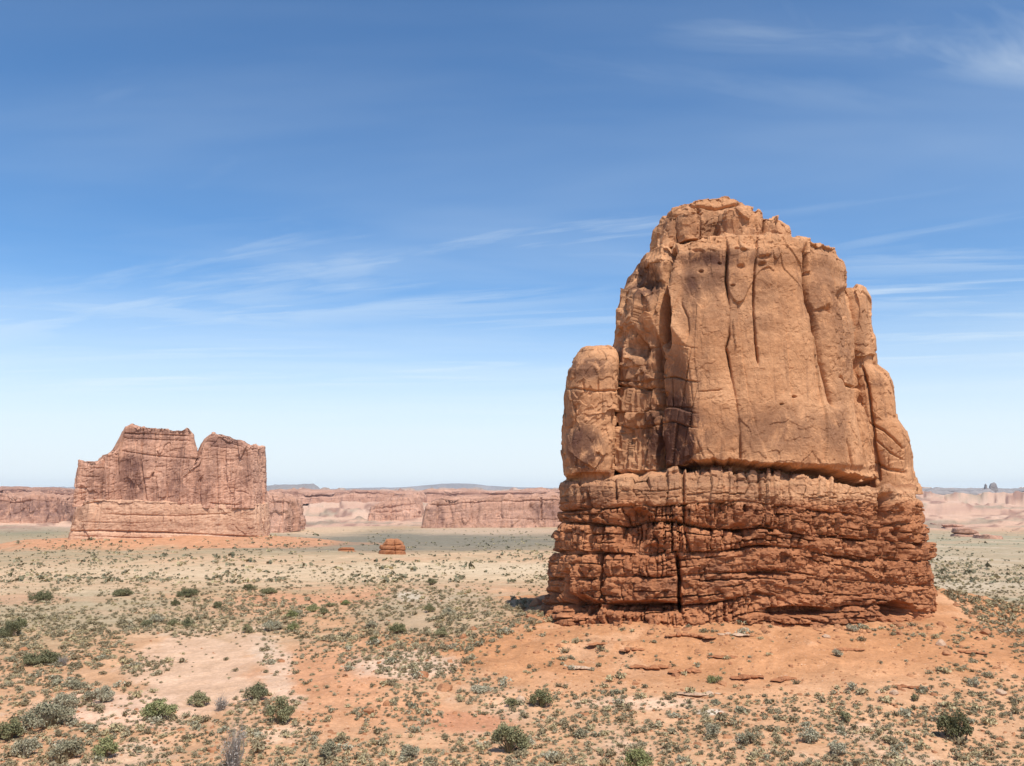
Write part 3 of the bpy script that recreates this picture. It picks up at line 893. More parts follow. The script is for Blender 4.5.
    D = D + .34 * facets(X * .24, Y * .24, Z * .05, .6) + .20 * facets(X * .4, Y * .4, Z * .3 + 5, .8, 17) * (.3 + .7 * rgh) + (.05 + .26 * rgh) * facets(X * .7, Y * .7, Z * .38, .8, 7) + (.03 + .11 * rgh) * facets(X * 1.9, Y * 1.9, Z * 1.3, .9, 13)
    pk = sstep(fbm(X * .9, Y * .9, Z * .9, 4, .6), .3, .45)
    D = D - .06 * pk
    va = 1.2 * blob(px, py, 672, 435, 34, 36, .4) + .55 * blob(px, py, 775, 430, 55, 24, .6) + .9 * blob(px, py, 640, 280, 16, 22, .5) + .5 * blob(px, py, 700, 270, 30, 22, .5) \
        + .5 * blob(px, py, 636, 360, 20, 40, .5) + .5 * blob(px, py, 826, 290, 16, 50, .5) + .4 * blob(px, py, 745, 300, 45, 40, .6) + .45 * blob(px, py, 850, 340, 12, 60, .5) \
        + .6 * blob(px, py, 672, 380, 18, 30, .5) + .2 * blob(px, py, 628, 420, 20, 60, .4) + .45 * blob(px, py, 690, 300, 8, 30, .5) + .5 * blob(px, py, 735, 256, 60, 8, .5) + .4 * blob(px, py, 840, 430, 14, 30, .5)
    return D, np.clip(va, 0, 1) * (1 - .0 * s)


TY = BY - .5
loft('main_tower', TOW_L, TOW_R, line_at_y([(a_, b_ + 9) for a_, b_ in TBOT], TY - 14.0), line_at_y([(600, 239), (690, 238), (740, 236.5), (800, 239), (900, 240)], TY - 11.5),
     TY, 14.8, [(-1, .2), (-1, -.3), (-.85, -.66), (-.45, -.98), (0, -1.02), (.4, -.97), (.76, -.78), (.97, -.38), (1, .2), (.8, .85), (.3, 1), (-.3, 1), (-.82, .8)],
     tower_disp, M_TOWER, butte, B_ROOT, rows=620, cols=980, dome=.5, under=40, kpow=.75, topn=40)


def blocky(seed, amp=.5, f=.35, jt=None, vas=()):
    def fn(X, Y, Z, N, px, py, s):
        D = amp * (.7 * fbm(X * f * .7, Y * f * .7, Z * f * .7 + seed, 3, .5) + .10 * fbm(X * f * 4, Y * f * 4, Z * f * 4 + seed, 4, .6)) + 1.0 * amp * facets(X * f * .8, Y * f * .8, Z * f * .5 + seed, .7) + .32 * amp * facets(X * f * 2.3, Y * f * 2.3, Z * f * 1.7 + seed, .9, 5)
        for p, w, dp, vt in (jt or ()):
            D = D + crack(px + 1.2 * fbm(X * .8, Y * .8, Z * .8, 3), py + 1.0 * fbm(X * .8, Y * .8, Z * .8 + 5, 3), p, w, dp, vt) * sstep(-N[..., 1], -.1, .2)
        va = 0 * px
        for b in vas:
            va = va + b[4] * blob(px, py, *b[:4], .45)
        D = D - amp * .25 * sstep(fbm(X * f * 2.2, Y * f * 2.2, Z * f * 2.2 + seed * 2, 4, .6), .2, .4)
        return D, np.clip(va, 0, 1)
    return fn


PY_ = BY - 3.5
loft('side_pillar', [(490, 574), (482, 570), (474, 564.5), (460, 562.6), (438, 563.6), (414, 565.5), (393, 565), (375, 566), (364, 572), (356, 579), (351, 586), (347.5, 594)],
     [(490, 614), (482, 613), (464, 613), (414, 614), (393, 614.5), (360, 616), (352, 615), (348, 610)],
     line_at_y([(560, 490), (580, 491), (606, 489)], PY_ - 4.5), line_at_y([(560, 351), (640, 348)], PY_ - 4), PY_, 5.2,
     [(-1, .1), (-.97, -.6), (-.8, -.95), (-.2, -1.02), (.6, -.98), (1, -.8), (1, .5), (.4, 1), (-.6, .9)],
     blocky(3.3, .55, .35, [([(566, 388), (590, 391), (614, 391)], 1.0, .30, False), ([(583, 384), (584, 392)], .9, .3, True), ([(598, 380), (598, 391)], .9, .3, True), ([(560, 481), (610, 479)], 4.5, 1.0, False)],
            [(588, 368, 24, 12, .8), (585, 450, 20, 26, .9), (575, 410, 8, 30, .5)]),
     M_TOWER, butte, B_ROOT, rows=300, cols=330, dome=.7, under=20, topn=30)

RY_ = BY + 2.0
loft('side_buttress', [(500, 838), (440, 828), (340, 818), (300, 814), (292, 818)],
     [(500, 916), (490, 913), (468, 906), (458, 906), (447, 904.5), (434, 899), (422, 890), (401, 887.5), (385, 884), (378, 880.5), (369, 870.5), (345, 868), (330, 864), (305, 862), (297, 857), (292, 850)],
     lambda X: 0 * X + float(at_y(880, 494, RY_ - 8)[1]), line_at_y([(820, 293), (940, 293)], RY_ - 4), RY_, 9.5, PLAN_BOX,
     blocky(8.1, .42, .3, [([(862, 367), (868, 385), (872, 420), (879, 480)], 1.6, .6, True), ([(868, 422), (885, 432), (904, 448)], 1.3, .4, False), ([(868, 462), (890, 470), (908, 472)], 1.6, .5, False),
                           ([(876, 440), (890, 452), (905, 460)], 1.0, .25, False)], [(880, 382, 8, 5, .6), (862, 330, 6, 30, .4)]),
     M_TOWER, butte, B_ROOT, rows=380, cols=420, dome=.4, under=16, kpow=.35, topn=24)

# cap blocks
for (nm, L, R, zb, zt, Y0, hd, dm, sd_) in (
        ('cap_rock', [(252, 652), (240, 652.5), (230, 655.4), (220, 663), (210, 670), (203, 678), (198, 696)], [(242, 756), (228, 754), (215, 751), (207, 745), (200, 738), (198, 732)],
         [(640, 252), (652, 251), (674, 246), (697, 237), (739, 237), (800, 235)], [(640, 205), (676, 204), (696, 199), (712, 197), (724, 195), (736, 198.5), (760, 202)], TY + 1.5, 7.0, .25, 1.7),
        ('cap_block', [(237, 718), (225, 717.5), (215, 720), (210, 727), (208, 732)], [(237, 760), (225, 760), (214, 758.5), (210, 752), (208, 746)], [(700, 237), (800, 236)], [(700, 209), (730, 207.5), (770, 208.5)], TY - 6.0, 2.8, .35, 4.4),
        ('cap_block', [(237, 756), (222, 758), (214, 761), (212, 764)], [(236, 790), (229, 789), (226, 785), (220, 775), (214, 765)], [(740, 237), (800, 235)], [(755, 212), (765, 214.5), (790, 226)], TY - 5.4, 2.6, .15, 6.1),
        ('cap_block', [(239, 677), (224, 677), (216, 680), (213, 684)], [(238, 697), (224, 698), (216, 697), (213, 693)], [(670, 242), (700, 237)], [(670, 213), (700, 213)], TY - 5.9, 2.0, .25, 7.9),
        ('cap_block', [(248, 658), (232, 661), (220, 666), (215, 670)], [(246, 677), (224, 678), (217, 677), (215, 675)], [(655, 250), (676, 245)], [(655, 216), (676, 214.5)], TY - 4.9, 2.0, .2, 9.3)):
    big = nm == 'cap_rock'
    loft(nm, L, R, line_at_y(zb, Y0 - hd), line_at_y([(a_, b_ + 1.0) for a_, b_ in zt], Y0 - hd * .75), Y0, hd, PLAN_BOX,
         blocky(sd_, .5 if big else .4, .5, [([(690, 204), (715, 208), (740, 204)], 1.2, .6, False), ([(697, 206), (699, 236)], 1.4, .7, True), ([(665, 216), (690, 212), (700, 214)], 1.0, .4, False)] if big else None,
                [(690, 225, 40, 14, .5)]),
         M_TOWER, butte, B_ROOT, rows=150 if big else 80, cols=420 if big else 180, dome=dm, under=10, topn=30 if big else 16, kpow=.5)

# ---------------------------------------------------------------- far butte
ogz = float(terrain(OX, OY - 40))
O_ROOT = (OX, OY, ogz)
organ = thing('fin_butte', O_ROOT, 'long brown sandstone fin with a notched stepped top rising from the far plain', 'rock butte')
FU = OY / F                                            # metres per pixel there


def far_disp(seed, layers=(), vert=(), amp=1.6, vas=(), streaks=1.0):
    def fn(X, Y, Z, N, px, py, s):
        D = amp * (.6 * fbm(X * .05, Y * .05, Z * .03 + seed, 4, .55) + 1.5 * plates(X * .045, Y * .045, Z * .006 + seed, 3.4) + .6 * facets(X * .11, Y * .11, Z * .03 + seed, .8) + .35 * plates(X * .08, Y * .08, Z * .16 + seed, 2.6))
        D = D + streaks * (1.0 * fbm(X * .22, Y * .22, Z * .02 + seed, 4, .6) - .9 * sstep(vnoise(X * .16 + .8 * vnoise(X * .05, Z * .05, 1), Y * .16, Z * .012 + seed), .35, .7)) + .5 * fbm(X * .3, Y * .3, Z * .3, 4, .6, billow=True)
        fr = sstep(-N[..., 1], -.1, .2)
        wx = .8 * fbm(X * .12, Y * .12, Z * .12, 3); wy = .5 * fbm(X * .12, Y * .12, Z * .12 + 4, 3)
        for p, w, d in layers:                         # ledges: recess under each line
            a = np.array(p, float)
            c = np.interp(px, a[:, 0], a[:, 1])
            e = sstep(px, a[0, 0] - 2, a[0, 0] + 2) * sstep(px, a[-1, 0] + 2, a[-1, 0] - 2)
            q = py + wy - c
            D = D - .65 * fr * d * e * np.where(q >= 0, np.exp(-(q / w) ** 1.3), np.exp(-(q / .5) ** 2)) * np.clip(.8 + .8 * vnoise(X * .07, c[0, 0], 1.), .2, 1.5)
        for p, w, d in vert:
            D = D + fr * crack(px + wx, py, p, w, d)
        va = 0 * px
        for b in vas:
            va = va + b[4] * blob(px, py, *b[:4], .5)
        return D, np.clip(va, 0, 1)
    return fn


WALL = [(-1, .2), (-1, -.6), (-.99, -.96), (-.9, -1), (-.5, -1), (0, -1), (.5, -1), (.9, -1), (.99, -.96), (1, -.6), (1, .3), (.9, .9), (.3, 1), (-.3, 1), (-.9, .9)]
WALL = [(a, b) for a, b in WALL]
gb = lambda X: 0 * X + ogz - 3


def rough_top(pts, Y, a):
    """a traced skyline broken into small steps"""
    f = line_at_y(pts, Y)
    return lambda X: f(X) + a * (2.2 * plates(X * .22, 3.3, 0 * X, 3) + 1.0 * fbm(X * .9, 1.2, 0 * X, 3))

loft('base_tier', [(556, 58), (545, 62), (532, 66), (515, 69), (508, 72), (503, 77)], [(560, 274), (545, 272), (520, 271), (510, 270), (503, 269)], gb,
     line_at_y([(60, 506), (95, 499), (130, 500), (200, 503.5), (265, 504.5)], OY - 20), OY, 22, WALL,
     far_disp(2.1, [([(72, 531), (100, 530.5), (160, 532), (200, 534), (264, 537)], 1.3, 2.2), ([(76, 506), (110, 499), (180, 502), (263, 506)], 1.2, 1.6), ([(100, 514), (140, 515), (180, 516), (230, 513)], 1.0, .9),
                    ([(80, 522), (130, 523), (200, 521)], .9, .6), ([(75, 536), (150, 538), (265, 541)], 1.0, 1.2)], [([(97, 500), (92, 530)], 1.0, .9), ([(170, 503), (168, 531)], .8, .5), ([(258, 505), (259, 540)], 1.0, 1.2)], 1.2,
                    [(150, 525, 60, 5, .4), (78, 515, 10, 16, .8), (240, 528, 20, 8, .3)], .5), M_FARBASE, organ, O_ROOT, rows=190, cols=760, dome=.6, topn=12, trl=1.0, trr=-.4)
loft('fin_wall', [(506, 72), (490, 73.5), (476, 74.5), (468, 75), (459, 76), (420, 88)], [(506, 214), (470, 212), (420, 211)], lambda X: 0 * X + float(at_y(100, 507, OY - 18)[1]),
     rough_top([(60, 461), (76, 460.5), (80, 460), (83, 463), (86, 464.5), (97, 467), (100, 465), (104, 459), (110, 455), (117, 451), (119, 447), (121, 436), (123, 428), (130, 426.5), (142, 427), (144, 429), (160, 428.5), (172, 431), (186, 429.5), (188.5, 433.5), (193, 437.5), (194.5, 444), (198, 454), (203, 464), (214, 472), (222, 476)], OY - 17, .75), OY, 18, WALL,
     far_disp(5.5, [([(121, 433), (150, 434), (188, 436)], 1.0, 1.8), ([(123, 438), (190, 441)], .8, 1.0), ([(118, 450), (150, 455), (196, 459)], 1.0, 1.2), ([(80, 469), (104, 468)], .9, 1.2), ([(82, 476), (100, 477)], .8, .9), ([(78, 488), (100, 487)], .8, .8), ([(125, 445), (150, 446)], .7, .6)],
              [([(143, 428), (141, 460), (146, 500)], .9, 1.6), ([(104, 458), (100, 500)], .9, 1.4), ([(118, 455), (119, 500)], .8, 1.0), ([(129, 460), (131, 500)], .7, .6), ([(110, 458), (108, 502)], .8, .9), ([(165, 460), (166, 500)], .7, .6), ([(183, 458), (182, 500)], .7, .6), ([(154, 445), (156, 500)], .7, .5)], 2.4,
              [(130, 480, 14, 22, .8), (100, 485, 12, 16, .7), (150, 435, 34, 7, .8), (180, 470, 12, 25, .6), (140, 460, 24, 10, .5), (160, 490, 20, 12, .5)], 1.5), M_FAR, organ, O_ROOT, rows=240, cols=900, dome=.5, topn=10, trl=1.0, trr=-.4, along=True)
loft('notched_tower', [(506, 178), (470, 180), (428, 182)], [(506, 267), (490, 266.6), (470, 266), (450, 265), (444, 264), (430, 260)], lambda X: 0 * X + float(at_y(220, 508, OY - 18)[1]),
     rough_top([(176, 482), (188, 472), (195, 463), (200, 453), (204, 443), (207.5, 437), (211, 435), (214, 433.5), (216, 435), (226, 437), (229, 438.5), (238, 441), (244, 444.5), (249, 447), (252, 448), (253, 446), (261, 445.5), (270, 446)], OY - 17, .6), OY - 1, 19.5, WALL,
     far_disp(9.4, [([(206, 441), (230, 443), (243, 447)], 1.0, 1.4), ([(208, 446), (238, 449)], .7, .8), ([(252, 449), (262, 449)], .8, 1.0), ([(236, 491), (243, 491.5), (249, 494)], 1.0, 1.0), ([(210, 503), (240, 505)], 1.0, 1.4)],
              [([(254, 447), (257, 470), (259, 505)], 1.0, 2.0), ([(216, 455), (217, 505)], .8, .8), ([(200, 478), (199, 505)], .9, 1.0), ([(207, 490), (204, 505)], .9, 1.4), ([(230, 455), (229, 500)], .6, .4), ([(246, 450), (247, 480)], .6, .5)], 1.8,
              [(245, 470, 10, 22, .6), (225, 442, 20, 6, .8), (200, 490, 10, 16, .6), (212, 470, 7, 24, .5)], 1.3), M_FAR, organ, O_ROOT, rows=240, cols=600, dome=.5, topn=10, trl=1.0, trr=-.4, along=True)
loft('balanced_block', [(437, 211.5), (434, 211), (432.5, 212)], [(437, 216.5), (434, 216.5), (432.5, 215.5)], lambda X: 0 * X + float(at_y(214, 437.5, OY - 8)[1]), line_at_y([(205, 432.4), (222, 432.4)], OY - 8), OY - 8, 2.0, PLAN_BOX,
     far_disp(1.4, amp=.3, streaks=.2), M_FAR, organ, O_ROOT, rows=20, cols=40, dome=.4, topn=6)

# ---------------------------------------------------------------- farther cliffs, knobs, mountains
def cliff(name, label, cat, px0, px1, ybase, top, Yc, hd, mat, layers=(), vert=(), vas=(), amp=3.4, streaks=2.6, slope=3, rows=110, cols=620, kind=None, group=None, rough=2.2, lean=.35):
    cx = (px0 + px1) / 2
    x0, zb = at_y(cx, ybase, Yc - hd)
    x0 = float(at_y(cx, ybase, Yc)[0]); zb = float(zb)
    r = (x0, Yc, zb)
    t = np.array(top, float)
    ymin = t[:, 1].min() - 1
    k = Yc / 560.0
    def dsp(X, Y, Z, N, px, py, s):
        return far_disp(px0 * .1, layers, vert, amp, vas, streaks)(X / k + 50, Y / k, Z / k, N, px, py, s)[0] * 1.0 * (k ** .5), far_disp(px0 * .1, (), (), amp, vas, streaks)(X, Y, Z, N, px, py, s)[1]
    o = loft(name, [(ybase + 2, px0 - slope), (ybase, px0 - slope), (ymin, px0)], [(ybase + 2, px1 + slope), (ybase, px1 + slope), (ymin, px1)], lambda X: 0 * X + zb - min(6 * k, 22), lambda X: line_at_y(top, Yc - hd)(X) + rough * k * (1.0 * plates(X / k * .05, px0 * .3, 0 * X, 3) + .5 * fbm(X / k * .3, 2.2, px0, 4)), Yc, hd, WALL, dsp, mat, None, r, rows=rows, cols=cols, dome=.5 * k, topn=8,
             vfun=lambda X, Y, Z: (X, Y + lean * (Z - zb), Z), trl=1.0, trr=-.4)
    tag(o, label, cat, group, kind)
    return o


cliff('mesa_cliff', 'long pinkish cliff wall beyond the plain, its rounded end toward the far butte', 'cliff', 425, 640, 527, [(400, 513), (424, 512), (428, 504), (433, 501), (440, 500), (500, 498), (520, 497.5), (532, 497), (541, 496), (560, 495), (660, 495)], 1320, 60, M_CLIFF,
      [([(430, 505), (480, 502), (560, 500)], .8, 2.0), ([(425, 520), (560, 519)], .7, 1.0), ([(440, 512), (520, 511)], .6, .8)], [([(437, 503), (437, 526)], .8, 3.0), ([(541, 497), (541, 520)], .8, 5.0), ([(470, 505), (471, 524)], .5, 1.2), ([(505, 503), (506, 524)], .5, 1.4), ([(522, 500), (523, 522)], .5, 1.2), ([(552, 500), (552, 524)], .6, 1.5)],
      [(437, 516, 8, 12, .6), (500, 512, 60, 10, .35), (548, 510, 14, 10, .5)])
cliff('canyon_rim', 'brown canyon rim cliffs streaked dark, behind the stepped end of the far butte', 'cliff', -110, 70, 517, [(-130, 496), (-60, 494), (0, 495.5), (20, 497), (30, 496), (50, 497.5), (70, 498), (76, 502), (90, 505)], 1500, 70, M_CLIFF,
      [([(-80, 500), (0, 501), (74, 503)], .8, 2.5), ([(-60, 510), (60, 510)], .6, 1.0)], [([(8, 497), (8, 516)], .6, 2.5), ([(40, 498), (39, 516)], .6, 2.0), ([(58, 499), (58, 516)], .6, 2.0), ([(22, 498), (22, 516)], .5, 1.6)], [(30, 510, 80, 9, .8)], slope=5)
cliff('upper_mesa', 'flat far mesa layer with a dark top edge, above the canyon rim', 'mesa', -140, 90, 500, [(-160, 489.5), (0, 489.5), (30, 489), (60, 490), (90, 491), (110, 492)], 2800, 120, M_CLIFF, [([(-60, 493), (80, 494)], .5, 4.0)], (), [(0, 491, 120, 3, .8)], slope=6, cols=400, rough=.7)
cliff('sandstone_dome', 'rounded tan sandstone shoulder just behind the end of the far butte', 'rock', 250, 298, 523, [(240, 495), (262, 496), (272, 497), (281, 501), (288, 506), (293, 512), (297, 519), (305, 522)], 1050, 60, M_CLIFF, [([(262, 501), (290, 505)], .6, 1.5)], [([(291, 506), (291, 520)], .8, 2.5), ([(283, 500), (283, 520)], .5, 1.0)], [(270, 510, 12, 12, .3)], slope=5, cols=260, rough=.4)
cliff('dune_ledge', 'low pale sandstone ledge with a dark lip, between the rounded shoulder and the long cliff', 'rock ledge', 372, 418, 514, [(365, 508), (372, 507), (382, 503), (395, 500), (418, 499), (430, 500)], 1900, 90, M_CLIFF, [([(375, 507), (415, 504)], .6, 3.0), ([(372, 511), (416, 511)], .6, 3.0)], (), (), slope=6, cols=220)
cliff('far_bench', 'thin brown rock bench running along the skyline plateau above the long cliff', 'mesa', 330, 640, 499, [(320, 494), (400, 493), (440, 491), (500, 491.5), (640, 490)], 3600, 160, M_CLIFF, [([(340, 495), (600, 493)], .4, 6.0)], (), [(450, 494, 160, 2, .6)], slope=8, cols=400, rough=.6)
cliff('far_bench', 'pale brown rock bench low on the skyline between the far butte and the long cliff', 'mesa', 268, 420, 497, [(255, 491), (300, 490.5), (340, 491.5), (400, 492), (430, 493)], 3300, 150, M_CLIFF, [([(270, 493), (410, 494)], .4, 6.0)], (), [(330, 493, 60, 2, .7)], slope=8, cols=300, rough=.6)
cliff('skyline_mesa', 'dark flat topped mesa on the horizon beside the far butte', 'mesa', 266, 312, 490.5, [(255, 486), (268, 485.5), (275, 486), (300, 484.2), (312, 484.5), (316, 487), (330, 489)], 6500, 250, M_MOUNT, slope=10, cols=140, rows=30, rough=.3)
cliff('mountain_range', 'pale blue mountain on the horizon above the long cliff', 'mountain', 330, 620, 491, [(300, 490), (360, 488.5), (400, 487.6), (420, 486), (436, 484.6), (450, 484), (465, 484.2), (478, 485.2), (492, 486.6), (520, 488), (580, 489), (640, 490)], 16000, 1500, M_MOUNT, slope=20, cols=200, rows=40, kind='structure', amp=1, rough=.25, lean=0)
cliff('mountain_range', 'faint blue ridge', 'mountain', -60, 90, 491, [(-90, 489.5), (0, 489), (30, 488), (42, 486.2), (60, 486.6), (72, 488), (110, 490)], 16000, 1500, M_MOUNT, slope=20, cols=160, rows=40, kind='structure', amp=1, rough=.25, lean=0)
cliff('plateau_rim', 'dark level plateau rim along the horizon, beyond the tall butte', 'plateau', 860, 1180, 493, [(840, 491), (910, 490), (950, 489.6), (1000, 490.2), (1100, 489.8), (1200, 490)], 5200, 220, M_MOUNT, slope=10, cols=260, rows=40, rough=.4)
# twin spires on that rim
sx, sz = at_y(985, 490, 5000)
tw = thing('rock_spires', (float(sx), 5000, float(sz)), 'small dark twin rock spires standing on the horizon', 'rock spires')
for nm, L, R, top in (('spire', [(492, 984), (485, 984.6), (484, 985)], [(492, 987.6), (485, 987), (484, 986.4)], 484), ('block', [(492, 989), (486, 989.2), (483.4, 990.5), (482.5, 993)], [(492, 999), (488, 998), (484.5, 996.8), (482.5, 995)], 482.6)):
    loft(nm, L, R, lambda X: 0 * X + float(at_y(985, 492, 5000)[1]), line_at_y([(970, top), (1010, top)], 5000), 5000, 14, PLAN_BOX, lambda X, Y, Z, N, px, py, s: (2.0 * fbm(X * .05, Y * .05, Z * .05, 3), 0 * px + .3), M_MOUNT, tw, (float(sx), 5000, float(sz)), rows=24, cols=50, dome=2, topn=5)


def on_ground_rock(name, label, cat, px0, px1, ybase, top, hdpx, mat, layers=(), vert=(), group=None, slope=2, cols=220, rows=60, amp=.5):
    X, Y, Z, ok = hit([(px0 + px1) / 2], [ybase])
    Yc = float(Y[0]) + hdpx
    k = Yc / F
    r = (float(X[0]), Yc, float(Z[0]))
    t = np.array(top, float)
    def dsp(X, Y, Z, N, px, py, s):
        f = .6 / (k * 8)
        D = amp * k * 3 * (fbm(X * f, Y * f, Z * f, 5, .55))
        for p, w, d in layers:
            a = np.array(p, float); c = np.interp(px, a[:, 0], a[:, 1]); q = py - c
            D = D - d * k * np.where(q >= 0, np.exp(-(q / w) ** 1.3), np.exp(-(q / .4) ** 2))
        for p, w, d in vert:
            D = D + crack(px, py, p, w, d * k)
        return D, 0 * px
    o = loft(name, [(ybase + 4, px0 - slope), (ybase, px0 - slope), (t[:, 1].min(), px0)], [(ybase + 4, px1 + slope), (ybase, px1 + slope), (t[:, 1].min(), px1)], lambda X: 0 * X + r[2] - 1.2 * k, line_at_y(top, Yc - hdpx), Yc, hdpx, PLAN_BOX, dsp, mat, None, r, rows=rows, cols=cols, dome=.4 * k, topn=8)
    return tag(o, label, cat, group)


on_ground_rock('layered_knob', 'small dark red layered rock knob alone on the plain', 'rock', 382, 403, 554.5, [(375, 546), (381, 546), (384, 544), (386, 540.5), (396, 540), (399, 543.5), (403, 547), (408, 550)], 5, M_BASE, [([(380, 544.6), (392, 545.4), (404, 544.4)], .8, 1.2), ([(380, 549.2), (404, 550.4)], .9, 1.5)], [([(394, 540), (395, 555)], .8, 1.5)], slope=3, amp=1.3)
on_ground_rock('low_outcrop', 'low flat red outcrop on the plain beside the layered knob', 'rock', 338, 354, 551.5, [(330, 549.5), (340, 548.3), (352, 548.3), (358, 549.5)], 3, M_BASE, [([(335, 549.8), (358, 549.8)], .6, 1.2)], slope=2, rows=30, cols=120)
on_ground_rock('slickrock_outcrop', 'dark brown humped slickrock outcrop on the pale flats beyond the tall butte', 'rock', 955, 978, 537, [(950, 534), (958, 531.5), (964, 529), (972, 528.5), (976, 531), (982, 535)], 14, M_CLIFF, [([(955, 533), (980, 534)], 1.0, 3.0)], slope=2, amp=1.0)
on_ground_rock('slickrock_outcrop', 'low dark slickrock hump standing nearest the edge of the tall butte', 'rock', 931, 938, 527.5, [(925, 526), (933, 523.4), (936, 523.4), (942, 526)], 12, M_CLIFF, slope=1, cols=120, rows=30, amp=1.0)
on_ground_rock('slickrock_outcrop', 'long thin brown slickrock lip on the pale flats beyond the tall butte', 'rock', 943, 966, 527.5, [(938, 527), (945, 524.8), (955, 525.4), (964, 526), (970, 527)], 16, M_CLIFF, [([(940, 526), (970, 527)], .8, 2.0)], slope=1, cols=160, rows=30, amp=1.0)
on_ground_rock('slickrock_outcrop', 'flat wide slickrock slab beside the dark humped outcrop on the pale flats', 'rock', 978, 998, 539, [(972, 538), (980, 535.5), (990, 536), (1000, 538)], 16, M_CLIFF, slope=1, cols=140, rows=30, amp=1.0)

# ------------------------------------------------------------------ boulders and bedrock lips
def rock_lump(r, seed, flat=.6, n=26, ang=True):
    """an angular boulder: a ball cut by random planes, then roughened"""
    g = np.random.default_rng(seed)
    nu, nv = 40, 24
    th = np.linspace(0, 2 * math.pi, nu, endpoint=False); ph = np.linspace(0, math.pi, nv)
    P, T = np.meshgrid(ph, th, indexing='ij')
    d = np.stack([np.sin(P) * np.cos(T), np.sin(P) * np.sin(T), np.cos(P)], -1)
    k = g.normal(size=(n, 3)); k /= np.linalg.norm(k, axis=1, keepdims=True)
    h = g.uniform(.62, 1.0, n)
    dots = np.einsum('abc,nc->abn', d, k)
    rad = np.min(np.where(dots > .15, h / np.maximum(dots, .15), 9), -1)
    rad = np.minimum(rad, 1.15)
    rad = rad * (1 + .10 * fbm(d[..., 0] * 2.2 + seed, d[..., 1] * 2.2, d[..., 2] * 2.2, 4))
    v = d * rad[..., None] * np.asarray(r)
    v[..., 2] = np.maximum(v[..., 2], -.45 * r[2])
    idx = np.arange(nu * nv).reshape(nv, nu)
    a = idx[:-1]; b = idx[1:]; c = np.roll(idx, -1, 1)[1:]; e = np.roll(idx, -1, 1)[:-1]
    f = np.stack([a.ravel(), b.ravel(), c.ravel(), e.ravel()], 1)
    return v.reshape(-1, 3), f


def ledge_slab(hw, h, seed):
    """the broken edge of a rock bed: angular blocks of one bed, jammed side by side and half buried"""
    gg = np.random.default_rng(seed)
    n = max(4, int(2 * hw / .42))
    V, Fq, off = [], [], 0
    xs = np.linspace(-hw, hw, n) + gg.normal(size=n) * .08
    wav = .35 * np.sin(xs * 1.3 + seed) 
    for j in range(n):
        e = 1 - abs(xs[j] / hw) ** 2 * .6
        r = (gg.uniform(.32, .62), gg.uniform(.35, .6), h * gg.uniform(.55, 1.1) * e)
        v, f = rock_lump(r, seed * 50 + j, n=18)
        zz = v[:, 2] / r[2]
        v[:, 1] += np.where(zz < .15, .30 * (1 - np.clip((zz + .45) / .6, 0, 1)), 0)
        v += np.array([xs[j], wav[j] + gg.normal() * .10, h * .15 + gg.normal() * .05 * h])
        V.append(v); Fq.append(f + off); off += len(v)
    return np.concatenate(V), np.concatenate(Fq)


def place(px, py):
    X, Y, Z, ok = hit([px], [py])
    return float(X[0]), float(Y[0]), float(Z[0])


